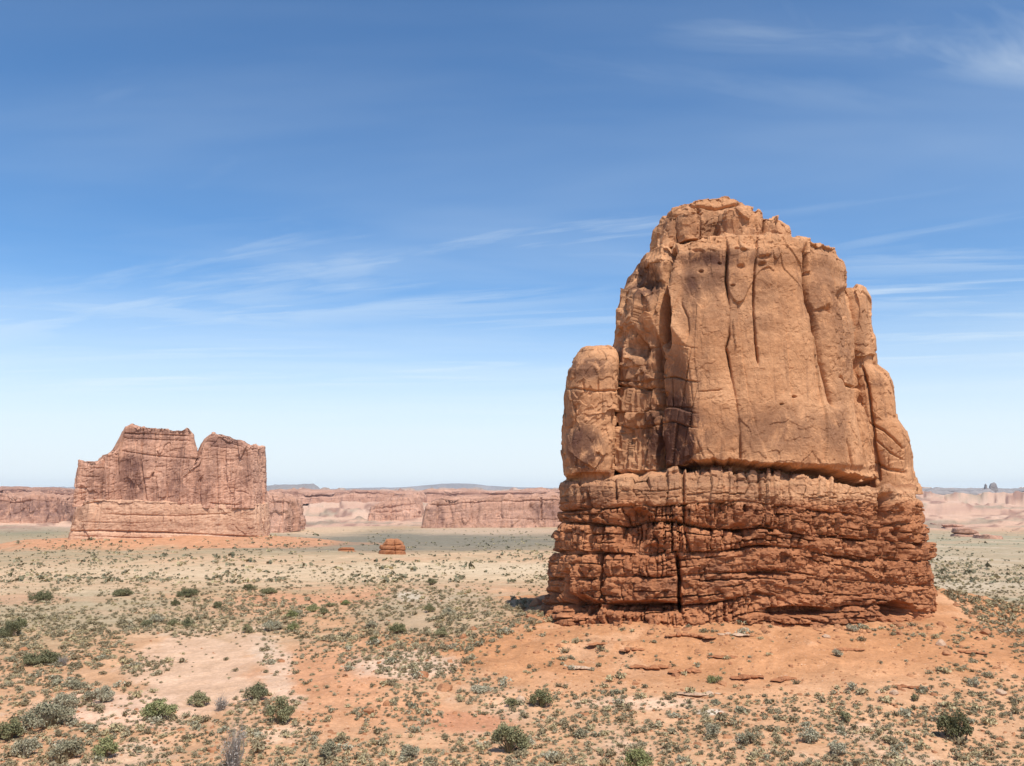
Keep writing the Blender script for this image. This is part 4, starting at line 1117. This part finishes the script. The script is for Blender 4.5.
# single stones and ledges one can point at: (name, px, py of its foot, width px, height px, depth factor, material, label)
STONES = [
    ('boulder', 536, 606, 14, 10, 1, M_BOULD, 'dark lump standing in for the ground shadow at the shaded foot of the tall butte'),  # rock shape added where the ground only has the butte's cast shadow
    ('boulder', 520, 701, 11, 7, 1, M_PALEB, 'pale cream boulder beside the reddish wash under the mound'),
    ('boulder', 386, 705, 7, 6, 1, M_BOULD, 'small square brown boulder alone on the red wash'),
    ('boulder', 369, 713, 11, 7, 1, M_BOULD, 'lumpy brown boulder on the red wash close to the small square one'),
    ('boulder', 445, 690, 15, 9, 1, M_BOULD, 'broken dark red boulder heap at the low edge of the mound'),
    ('boulder', 422, 677, 12, 8, 1, M_BOULD, 'tilted dark red slab boulder up slope of the broken heap'),
    ('boulder', 473, 630, 9, 5, 1, M_BOULD, 'rusty boulder high on the mound shoulder'),
    ('boulder', 463, 638, 8, 5, 1, M_BOULD, 'rusty boulder just below the mound shoulder'),
    ('boulder', 447, 646, 7, 4, 1, M_BOULD, 'flat rusty stone on the mound edge above the scrub'),
    ('boulder', 537, 653, 7, 4, 1, M_BOULD, 'dark stone in the open sand of the mound'),
    ('boulder', 530, 617, 10, 5, 1, M_BOULD, 'flat brown stone just under the dark shadow lump'),
    ('boulder', 413, 661, 9, 5, 1, M_PALEB, 'cream stone in the pale bank above the wash'),
    ('boulder', 398, 668, 8, 5, 1, M_PALEB, 'pale stone on the whitish bank edge'),
    ('boulder', 941, 645, 10, 7, 1, M_PALEB, 'whitish leaning slab on the mound side beyond the small shrub'),
    ('boulder', 946, 654, 9, 5, 1, M_BOULD, 'reddish round boulder below the whitish slab'),
    ('boulder', 985, 633, 12, 6, 1, M_BOULD, 'red boulder at the far skirt of the mound'),
    ('boulder', 895, 694, 9, 4, 1, M_PALEB, 'small pale flat stone near the foot of the mound'),
    ('boulder', 878, 693, 6, 4, 1, M_PALEB, 'tiny pale stone beside the flat one at the mound foot'),
    ('boulder', 899, 634, 9, 4, 1, M_BOULD, 'dark flat stone on bare sand under the undercut foot of the butte'),
    ('boulder', 826, 637, 9, 4, 1, M_PALEB, 'pale rubble stone on the upper mound'),
    ('boulder', 1002, 694, 12, 6, 1, M_PALEB, 'cream rock farthest out on the sunny skirt of the mound'),
    ('boulder', 636, 684, 8, 4, 1, M_BOULD, 'dark stone below the broken bedrock step'),
    ('boulder', 676, 676, 8, 6, 1, M_BOULD, 'dark boulder at the end of the broken bedrock step'),
    ('boulder', 722, 684, 9, 5, 1, M_BOULD, 'brown stone beside the green shrub on the mound'),
    ('bedrock_ledge', 649, 668, 32, 6, .5, M_BASE, 'longest dark overhanging bedrock ledge on the mound slope'),
    ('bedrock_ledge', 632, 650, 16, 5, .5, M_BASE, 'short dark bedrock ledge above the long one'),
    ('bedrock_ledge', 686, 672, 24, 5, .5, M_BASE, 'broken bedrock step toward the green shrub'),
    ('bedrock_ledge', 604, 645, 22, 3, .5, M_BASE, 'thin bedrock lip below the shaded foot of the butte'),
    ('bedrock_ledge', 690, 637, 40, 5, .5, M_BASE, 'pale topped bedrock ledge close under the butte'),
    ('bedrock_ledge', 733, 635, 20, 3, .5, M_PALEB, 'whitish bedrock lip close under the butte'),
    ('bedrock_ledge', 724, 657, 26, 3, .5, M_BASE, 'thin bedrock step on mid mound above the green shrub'),
    ('bedrock_ledge', 748, 678, 24, 5, .5, M_BASE, 'dark bedrock step just past the green shrub'),
    ('bedrock_ledge', 786, 680, 16, 4, .5, M_BASE, 'short dark step between the green shrub and open sand'),
    ('bedrock_ledge', 845, 651, 34, 4, .5, M_BASE, 'long thin bedrock lip in the open upper mound'),
    ('bedrock_ledge', 908, 688, 34, 4, .5, M_BASE, 'slanting bedrock lip low on the sunny mound'),
    ('bedrock_ledge', 972, 653, 16, 4, .5, M_BASE, 'dark bedrock lip on the outer mound side'),
    ('bedrock_ledge', 580, 668, 14, 4, .5, M_PALEB, 'pale bedrock slab among small shrubs on the shaded mound side'),
    ('bedrock_ledge', 700, 694, 34, 3, .5, M_PALEB, 'pale bedrock sheet edge at the mound foot below the green shrub'),
]
for i, (nm, px, py, wp, hp, dep, mat, lab) in enumerate(STONES):
    x, y, z = place(px, py)
    k = y / F
    r = (wp * k / 2 * 1.08, wp * k / 2 * (.9 if nm == 'boulder' else .45), hp * k * .72)
    if nm == 'boulder':
        v, f = rock_lump(r, 100 + i)
        lift = .12 * r[2]
    else:                                              # a broken bed edge: blunt undercut front, back sunk into the slope
        v, f = ledge_slab(wp * k * .5, min(hp, 5) * k * .75, 100 + i)
        lift = 0
    o = mesh_obj(nm, v, f, mat, loc=None)
    o.location = (x, y, z + lift)
    o.rotation_euler = (0, 0, (h1(i, 5) - .5) * (1.2 if nm == 'boulder' else .3))
    tag(o, lab, 'boulder' if nm == 'boulder' else 'rock ledge', 'loose boulders on the mound and washes' if nm == 'boulder' else 'bedrock ledges on the mound')

# ------------------------------------------------------------------ plants
def leaf_cloud(g, centres, rad, n, size, squash=.8):
    """n small quads through the volume round branch ends"""
    c = centres[g.integers(0, len(centres), n)]
    d = g.normal(size=(n, 3)); d /= np.linalg.norm(d, axis=1, keepdims=True)
    p = c + d * (g.random((n, 1)) ** .45) * np.asarray(rad)
    p[:, 2] = np.maximum(p[:, 2], .02)
    a = g.normal(size=(n, 3)); a[:, 2] += .6; a /= np.linalg.norm(a, axis=1, keepdims=True)
    b = np.cross(a, g.normal(size=(n, 3))); b /= np.maximum(np.linalg.norm(b, axis=1, keepdims=True), 1e-6)
    s = size * g.uniform(.6, 1.4, (n, 1))
    a, b = a * s, b * s * .55
    v = np.stack([p - a, p + b, p + a, p - b], 1).reshape(-1, 3)
    f = np.arange(4 * n).reshape(n, 4)
    return v, f


def blades(g, n, r, h, w, spread=1.0, lean=.9):
    """thin tapering stalks from one crown of roots"""
    az = g.uniform(0, 2 * math.pi, n); el = g.uniform(.15, 1.0, n) * lean
    base = np.stack([np.cos(az) * r * .25 * g.random(n), np.sin(az) * r * .25 * g.random(n), np.zeros(n)], 1)
    L = g.uniform(.55, 1.0, n)
    tip = np.stack([np.cos(az) * r * np.sin(el) * spread * L, np.sin(az) * r * np.sin(el) * spread * L, h * np.cos(el * .9) * L], 1)
    side = np.stack([-np.sin(az), np.cos(az), np.zeros(n)], 1) * w
    v = np.stack([base - side, base + side, tip], 1).reshape(-1, 3)
    return v, np.arange(3 * n).reshape(n, 3)


def tube(p0, p1, r0, r1, n=5, bend=None):
    p0 = np.asarray(p0, float); p1 = np.asarray(p1, float)
    m = (p0 + p1) / 2 + (0 if bend is None else bend)
    ax = p1 - p0; ax /= max(np.linalg.norm(ax), 1e-6)
    s = np.cross(ax, (.3, .8, .1)); s /= np.linalg.norm(s); t = np.cross(ax, s)
    th = np.linspace(0, 2 * math.pi, n, endpoint=False)
    ring = np.outer(np.cos(th), s) + np.outer(np.sin(th), t)
    v = np.concatenate([p0 + ring * r0, m + ring * (r0 + r1) / 2, p1 + ring * r1])
    f = [[k * n + i, k * n + (i + 1) % n, (k + 1) * n + (i + 1) % n, (k + 1) * n + i] for k in (0, 1) for i in range(n)]
    return v, np.array(f)


def join(parts):
    V, Fq, off = [], [], 0
    for v, f in parts:
        V.append(v); Fq.append(f + off); off += len(v)
    return np.concatenate(V), Fq


def by_size(fl):
    out = {}
    for f in fl:
        out.setdefault(f.shape[1], []).append(f)
    return [np.concatenate(x) for x in out.values()]


def shrub_geo(seed, w, h, kind):
    """(leaves, wood) of a bush w wide and h high, metres"""
    g = np.random.default_rng(seed)
    nb = max(7, int(16 * min(w / max(h, .2), 3)))
    az = g.uniform(0, 2 * math.pi, nb); rr = np.sqrt(g.random(nb)) * .40 * w
    hh = h * (.95 - .5 * (rr / (.42 * w)) ** 2) * g.uniform(.4, 1.05, nb)
    c = np.stack([np.cos(az) * rr, np.sin(az) * rr * .85, hh * .8], 1)
    wood = []
    for i in range(nb):
        b = c[i] * np.array([.18, .18, 0]) + np.array([0, 0, -.05])
        wood.append(tube(b, c[i] * np.array([1, 1, 1.0]), .022 * h + .006, .006, 5, g.normal(size=3) * .06 * w))
        if kind == 'bare':
            for _ in range(7):
                t = g.uniform(.3, 1.0); p = b + (c[i] - b) * t
                q = p + np.array([g.normal() * .16 * w, g.normal() * .16 * w, abs(g.normal()) * .28 * h + .05])
                wood.append(tube(p, q, .012, .004, 4))
    rad = np.array([.13 * w + .04, .13 * w + .04, .17 * h])
    area = w * h
    n = int(np.clip(420 * area, 160, 2600)) if kind != 'bare' else int(np.clip(60 * area, 30, 220))
    ls = .045 if kind != 'bare' else .035
    lv = leaf_cloud(g, c, rad, int(n * 1.6), ls + .008 * w)
    bl = blades(g, int(40 + 30 * area), .5 * w, h * 1.02, .012, 1.0, 1.0)
    v, fl = join([lv, bl])
    return (v, by_size(fl)), (lambda z: (z[0], by_size(z[1])))(join(wood))


# shrubs one can point at: (px, py of foot, width px, height px, kind, label)
SHRUBS = [
    (957, 739, 38, 33, 'juniper', 'dark olive juniper bush with pale stems low on the open orange slope'),
    (510, 752, 40, 33, 'olive', 'large round olive shrub on pale sand below the red wash'),
    (639, 772, 30, 26, 'green', 'bright green shrub cut by the bottom edge of the view'),
    (542, 706, 27, 20, 'olive', 'dark green rounded shrub at the foot of the mound near the cream boulder'),
    (512, 706, 15, 9, 'olive', 'small olive shrub beside the dark green rounded one'),
    (481, 692, 26, 8, 'sage', 'long low grey green shrub strip at the mound edge'),
    (714, 683, 16, 10, 'green', 'lone green shrub among the broken bedrock steps'),
    (255, 700, 28, 20, 'dark', 'dark green shrub standing at the edge of the clay pan'),
    (198, 706, 25, 17, 'olive', 'olive shrub on the lower rim of the clay pan'),
    (221, 710, 20, 15, 'bare', 'grey twiggy shrub between the olive and dark green shrubs of the pan'),
    (280, 723, 30, 28, 'olive', 'tall ragged olive shrub beside the pale bank'),
    (158, 718, 40, 18, 'green', 'spreading green shrub with several heads in front of the clay pan'),
    (103, 702, 24, 20, 'sage', 'fan shaped grey green shrub at the end of the clay pan'),
    (90, 702, 15, 13, 'sage', 'smaller grey shrub leaning on the fan shaped one'),
    (233, 772, 44, 50, 'bare', 'big bare grey twiggy shrub at the bottom of the view'),
    (104, 757, 32, 22, 'green', 'bright green low shrub at the bottom among grey ones'),
    (66, 759, 40, 22, 'sage', 'grey feathery sage shrub beside the bright green one'),
    (48, 727, 60, 26, 'sage', 'widest grey green sage mound at the edge of the pan'),
    (66, 707, 30, 16, 'sage', 'grey green sage shrub behind the widest sage mound'),
    (8, 740, 30, 24, 'olive', 'yellowish green shrub cut by the side edge of the view'),
    (25, 757, 28, 22, 'sage', 'loose grey green shrub in the bottom corner'),
    (75, 689, 28, 10, 'sage', 'low flat sage shrub up slope of the widest sage mound'),
    (42, 664, 42, 15, 'dark', 'long dark shrub lying low on the orange flat'),
    (62, 666, 14, 12, 'bare', 'brownish twiggy shrub at the end of the long dark one'),
    (9, 637, 26, 19, 'dark', 'dark green bush cut by the side edge on the mid plain'),
    (20, 627, 16, 11, 'olive', 'small olive bush just behind the dark green edge bush'),
    (41, 602, 24, 14, 'dark', 'dark green clump highest of the bushes near the side edge'),
    (124, 596, 24, 9, 'dark', 'flat dark green bush in the mid plain scrub'),
    (156, 623, 16, 11, 'sage', 'round grey green bush at the upper rim of the pan'),
    (147, 627, 14, 9, 'dark', 'dark round bush touching the grey green rim bush'),
    (172, 626, 12, 9, 'olive', 'olive bush on the rim of the pan, next in line'),
    (187, 627, 15, 10, 'dark', 'dark bush at the end of the rim bushes'),
    (175, 606, 11, 8, 'dark', 'small dark bush in mid plain above the rim bushes'),
    (188, 597, 24, 10, 'dark', 'wide dark bush in the mid plain scrub'),
    (217, 608, 12, 9, 'dark', 'dark green round bush past the wide dark one'),
    (248, 590, 15, 7, 'dark', 'dark green bush alone on the tan flat'),
    (268, 594, 20, 8, 'olive', 'olive bush on the tan flat beside the dark one'),
    (292, 618, 14, 9, 'green', 'green bush by the reddish flat, farther of a stacked pair'),
    (293, 631, 14, 11, 'green', 'green bush by the reddish flat, nearer of a stacked pair'),
    (247, 633, 12, 10, 'olive', 'small olive bush at the upper corner of the pan'),
    (272, 630, 22, 12, 'sage', 'grey scrubby bush above the pale bank'),
    (313, 612, 17, 9, 'green', 'green bush in the middle of the three on the mid flat'),
    (297, 616, 14, 8, 'sage', 'sage coloured bush beside the middle green one'),
    (330, 607, 10, 6, 'olive', 'small olive bush behind the middle green one'),
    (346, 605, 12, 6, 'green', 'small green bush farther along the mid flat'),
    (323, 615, 13, 8, 'olive', 'olive bush at the end of the mid flat group'),
    (431, 585, 12, 8, 'dark', 'dark green bush standing highest in the grey scrub slope'),
    (398, 634, 20, 13, 'olive', 'olive green bush low in the grey scrub slope'),
    (372, 629, 16, 10, 'sage', 'grey bush beside the olive one in the scrub slope'),
    (373, 644, 13, 9, 'olive', 'small olive bush at the lower edge of the scrub slope'),
    (441, 637, 13, 12, 'olive', 'upright olive bush where the scrub meets the mound'),
    (449, 615, 16, 8, 'sage', 'sage bush in the upper scrub slope'),
    (430, 612, 14, 9, 'olive', 'olive bush in the centre of the scrub slope'),
    (582, 738, 17, 11, 'sage', 'grey sage cushion on the orange slope past the large olive shrub'),
    (713, 736, 18, 14, 'sage', 'twin headed sage cushion on the orange slope'),
    (747, 744, 20, 15, 'sage', 'bushy sage cushion beyond the twin headed one'),
    (852, 631, 15, 8, 'sage', 'single grey shrub close below the undercut foot of the butte'),
    (974, 687, 13, 12, 'sage', 'slanted grey shrub on the outer side of the mound'),
    (915, 701, 11, 9, 'dark', 'dark tuft like bush low on the sunny mound'),
    (837, 656, 13, 8, 'sage', 'grey bush in the open upper mound beside the bedrock lip'),
    (852, 690, 12, 9, 'sage', 'grey cushion bush low on the open mound'),
    (808, 742, 24, 16, 'sage', 'wide grey cushion in the lower slope scrub'),
    (838, 755, 22, 15, 'sage', 'grey cushion near the bottom edge under the open mound'),
    (845, 722, 14, 14, 'olive', 'olive upright bush in the lower slope scrub'),
    (410, 757, 24, 15, 'sage', 'spreading sage on pale sand near the bottom edge'),
    (330, 757, 26, 18, 'sage', 'grey green sage near the bottom, past the bare twiggy shrub'),
]
FM = {'juniper': F_DARK, 'olive': F_OLIVE, 'green': F_GREEN, 'dark': F_DARK, 'sage': F_SAGE, 'bare': F_BARE}
for i, (px, py, wp, hp, kind, lab) in enumerate(SHRUBS):
    X, Y, Z, ok = hit([px], [min(py, 765) if py < 766 else py])
    x, y, z = float(X[0]), float(Y[0]), float(Z[0])
    k = y / F
    w, h = wp * k * .95, hp * k * 1.0
    (lv, lf), (wv, wf) = shrub_geo(500 + i, w, h, kind)
    nm = 'juniper_bush' if kind == 'juniper' else ('bare_shrub' if kind == 'bare' else ('sage_shrub' if kind == 'sage' else 'desert_shrub'))
    root = thing(nm, (x, y, z), lab, 'bush' if kind == 'juniper' else 'shrub', 'larger shrubs of the desert flat')
    root.rotation_euler = (0, 0, float(h1(i, 77)) * .8 - .4)
    mesh_obj('foliage', lv, lf, FM[kind], root, smooth=False)
    mesh_obj('stems', wv, wf, F_BARE if kind in ('bare', 'juniper') else F_WOOD, root)

# tufts: small cushions of grass and blackbrush
def tuft_geo(seed, n=85):
    g = np.random.default_rng(seed)
    c = g.normal(size=(10, 3)) * np.array([.26, .26, .08]); c[:, 2] = np.abs(c[:, 2]) + .30
    lv = leaf_cloud(g, c, (.50, .50, .36), n, .17)
    bl = blades(g, 34, .95, .95, .035, 1.0, 1.25)
    v, fl = join([lv, bl])
    return v, by_size(fl)


def tuft_far(seed, n=9):
    g = np.random.default_rng(seed)
    c = g.normal(size=(4, 3)) * np.array([.35, .35, .1]); c[:, 2] = np.abs(c[:, 2]) + .35
    return leaf_cloud(g, c, (.4, .4, .3), n, .42)


g = np.random.default_rng(21)


def dens(px, py):
    """how thickly the small cushions stand, as the photograph shows it"""
    n = fbm(px * .02, py * .045, 1.0, 4) 
    d = 0 * px + .85
    d = np.where(py < 690, .8, d)
    d = d * (1 - .97 * blob(px, py, 195, 675, 70, 42, .3, .9 * n))
    d = d * np.where(blob(px, py, 110, 712, 55, 12, .2) > .4, .15, 1)
    d = d * (1 - .85 * blob(px, py, 330, 685, 70, 30, .3)) * (1 - .8 * blob(px, py, 470, 724, 45, 10, .3)) * (1 - .6 * blob(px, py, 330, 725, 70, 12, .4))
    d = d * (1 - .80 * blob(px, py, 700, 655, 230, 45, .25)) * (1 - .5 * blob(px, py, 880, 680, 150, 30, .3))
    d = d + .7 * blob(px, py, 430, 620, 85, 32, .3) + .7 * blob(px, py, 100, 607, 170, 28, .4) + .5 * blob(px, py, 990, 610, 60, 30, .4)
    d = d * np.where((py < 600) & (py > 560), .5, 1)
    m = fbm(px * .055, py * .10, 7.0, 3)
    d = np.clip(d * (.95 + 1.3 * n + 1.1 * m), 0, 1)
    d = d * (1 - .72 * blob(px, py, 710, 655, 250, 38, .25)) * (1 - .6 * blob(px, py, 890, 660, 110, 42, .3))
    return d


def scatter(n, y0, y1, sep, power=1.0):
    n = int(n * 1.4)
    px = g.uniform(-250, 1270, n); py = y0 + (y1 - y0) * g.random(n) ** power
    keep = g.random(n) < dens(px, py)
    px, py = px[keep], py[keep]
    # minimum spacing
    cell = {}
    out = []
    for i in range(len(px)):
        s = sep * (.35 + .65 * (py[i] - 540) / 220)
        ky = (int(px[i] / s), int(py[i] / (s * .55)))
        if ky in cell:
            continue
        cell[ky] = 1
        out.append(i)
    return px[out], py[out]


ax, ay = scatter(20000, 672, 800, 6.4)
bx, by_ = scatter(26000, 565, 672, 5.2)
tx = np.concatenate([ax, bx]); ty = np.concatenate([ay, by_])
X, Y, Z, ok = hit(tx, ty)
dx, dy = X - BX, Y - BY
inside = ((np.abs(dx) / (BHW + .5)) ** 3 + (np.abs(dy) / (BHD + .5)) ** 3) < 1
behind = (Y > BY - 12) & (np.abs(tx - 738) < 185) & (ty < 612)
keep = ok & ~inside & ~behind
tx, ty, X, Y, Z = tx[keep], ty[keep], X[keep], Y[keep], Z[keep]
R = np.exp(g.normal(-1.42, .46, len(X))) * np.where(Y > 95, 1.25, 1.0) * (1 + .25 * vnoise(X * .1, Y * .1, 3.0))
R = np.clip(R, .11, .75)
app = R / Y
order = np.argsort(-np.where((ty < 764) & (tx > 4) & (tx < 1020), app, 0))
protos = [tuft_geo(900 + i) for i in range(6)]
pm = []
for i, (v, f) in enumerate(protos):
    me = mesh_obj('grass_tuft', v, f, (F_TUFT, F_SAGE, F_TUFT)[i % 3], smooth=False)
    pm.append(me)
N_IND = 225
used = set()
for j, i in enumerate(order[:N_IND]):
    k = j % 6
    if k not in used:
        o = pm[k]; used.add(k)
    else:
        o = pm[k].copy(); COL.objects.link(o)
    o.location = (float(X[i]), float(Y[i]), float(Z[i]))
    r = float(R[i])
    o.scale = (r, r * g.uniform(.85, 1.1), r * g.uniform(.75, 1.1))
    o.rotation_euler = (0, 0, g.uniform(0, 6.28))
    tag(o, 'small grey brown cushion of desert brush on open sand', 'grass tuft', 'small brush cushions on the sand')
rest = order[N_IND:]
Vs, Fs, Ts, off = {3: [], 4: []}, {3: [], 4: []}, [], 0
Vall = []
for i in rest:
    v, fl = protos[int(g.integers(0, 6))]
    a = g.uniform(0, 6.28); ca, sa = math.cos(a), math.sin(a)
    r = R[i]
    w = np.stack([(v[:, 0] * ca - v[:, 1] * sa) * r + X[i], (v[:, 0] * sa + v[:, 1] * ca) * r + Y[i], v[:, 2] * r * g.uniform(.7, 1.05) + Z[i]], 1)
    for f in fl:
        Fs[f.shape[1]].append(f + off)
    off += len(v)
    Vall.append(w)
    Ts.append(np.full(len(v), g.random(), np.float32))
o = mesh_obj('brush_cushions', np.concatenate(Vall), [np.concatenate(Fs[4]), np.concatenate(Fs[3])], F_STUFF, smooth=False, attrs={'tint': np.concatenate(Ts)})
tag(o, 'scattered small grey brush cushions covering the desert floor', 'ground cover', None, 'stuff')

# far scrub: dots on the plain
n = 12600
fx = g.uniform(-250, 1270, n); fy = 512 + 72 * g.random(n) ** .8
nn = fbm(fx * .018, fy * .09, 3.0, 4)
pr = np.clip(.5 + .8 * nn, .08, 1) * np.where(fy < 530, .5, 1) * np.where((fy > 563) & (fy < 576) & (fx < 560), .4, 1)
kk = g.random(n) < pr
X, Y, Z, ok = hit(fx[kk], fy[kk])
q = np.hypot((X - OX) / 84, (Y - OY) / 36)
ok &= (Y < 1250) & (q > 1.0)
X, Y, Z = X[ok], Y[ok], Z[ok]
Vall, Fall, Ts, off = [], [], [], 0
fp = [tuft_far(40 + i) for i in range(6)]
for i in range(len(X)):
    v, f = fp[i % 6]
    r = float(np.exp(g.normal(-.5, .42))) * min(1.0 + Y[i] / 900, 2.0)
    Vall.append(v * np.array([r, r, r * .8]) + np.array([X[i], Y[i], Z[i]]))
    Fall.append(f + off); off += len(v)
    Ts.append(np.full(len(v), g.random(), np.float32))
o = mesh_obj('distant_scrub', np.concatenate(Vall), np.concatenate(Fall), F_FAR, smooth=False, attrs={'tint': np.concatenate(Ts)})
tag(o, 'dark scrub dotting the distant plain', 'scrub', None, 'stuff')

# loose stones
n = 13000
sx_ = g.uniform(-200, 1240, n); sy_ = 585 + 200 * g.random(n) ** .8
kk = g.random(n) < np.clip(.30 + .45 * blob(sx_, sy_, 700, 665, 300, 45, .4) + .5 * blob(sx_, sy_, 740, 626, 215, 12, .5) + .5 * blob(sx_, sy_, 980, 630, 60, 40, .5) + .4 * blob(sx_, sy_, 410, 665, 70, 20, .4), 0, 1) * (1 - .9 * blob(sx_, sy_, 195, 675, 70, 42, .2))
X, Y, Z, ok = hit(sx_[kk], sy_[kk])
dx, dy = X - BX, Y - BY
ok &= ~(((np.abs(dx) / BHW) ** 3 + (np.abs(dy) / BHD) ** 3) < .98)
X, Y, Z = X[ok], Y[ok], Z[ok]
qf = ((np.abs(X - BX) / BHW) ** 3 + (np.abs(Y - BY) / BHD) ** 3) ** (1 / 3)
bv = np.array([(1, 0, 0), (0, 1, 0), (-1, 0, 0), (0, -1, 0), (.5, .5, .7), (-.5, .45, .8), (-.45, -.5, .75), (.5, -.55, .65)], float)
bf = np.array([(0, 1, 5, 4), (1, 2, 6, 5), (2, 3, 7, 6), (3, 0, 4, 7), (4, 5, 6, 7)])
Vall, Fall, off = [], [], 0
for i in range(len(X)):
    r = float(np.clip(np.exp(g.normal(-2.35, .5)) * (1 + 2.0 * sstep(qf[i], 1.3, 1.0)), .04, .5))
    a = g.uniform(0, 6.28); ca, sa = math.cos(a), math.sin(a)
    v = bv * (1 + g.normal(size=bv.shape) * .22) * np.array([r, r * g.uniform(.6, 1), r * g.uniform(.4, .9)])
    v = np.stack([v[:, 0] * ca - v[:, 1] * sa, v[:, 0] * sa + v[:, 1] * ca, v[:, 2]], 1)
    Vall.append(v + np.array([X[i], Y[i], Z[i] - .02])); Fall.append(bf + off); off += 8
o = mesh_obj('scattered_stones', np.concatenate(Vall), np.concatenate(Fall), M_BOULD, smooth=False)
tag(o, 'loose stones scattered over sand', 'stones', None, 'stuff')

# ------------------------------------------------------------------ the desert air
zs = np.empty(len(ground.data.vertices) * 3, np.float32)
ground.data.vertices.foreach_get('co', zs)
z0 = min(float(zs[2::3].min()), -75.0) - 1.0
z1 = 175.0
hx = 19000.0
hv = np.array([(-hx, -hx, z0), (hx, -hx, z0), (hx, hx, z0), (-hx, hx, z0), (-hx, -hx, z1), (hx, -hx, z1), (hx, hx, z1), (-hx, hx, z1)])
hf = np.array([(3, 2, 1, 0), (4, 5, 6, 7), (0, 1, 5, 4), (1, 2, 6, 5), (2, 3, 7, 6), (3, 0, 4, 7)])
mh = bpy.data.materials.new('air')
mh.use_nodes = True
ht = NT(mh.node_tree)
pvol = ht.n('ShaderNodeVolumePrincipled')
pvol.inputs['Color'].default_value = (.80, .89, 1.0, 1)
pvol.inputs['Density'].default_value = 2.2e-5
pvol.inputs['Anisotropy'].default_value = 0.0
ho = ht.n('ShaderNodeOutputMaterial')
ht.l(pvol.outputs[0], ho.inputs['Volume'])
tag(mesh_obj('haze', hv, hf, mh, smooth=False), kind='stuff')
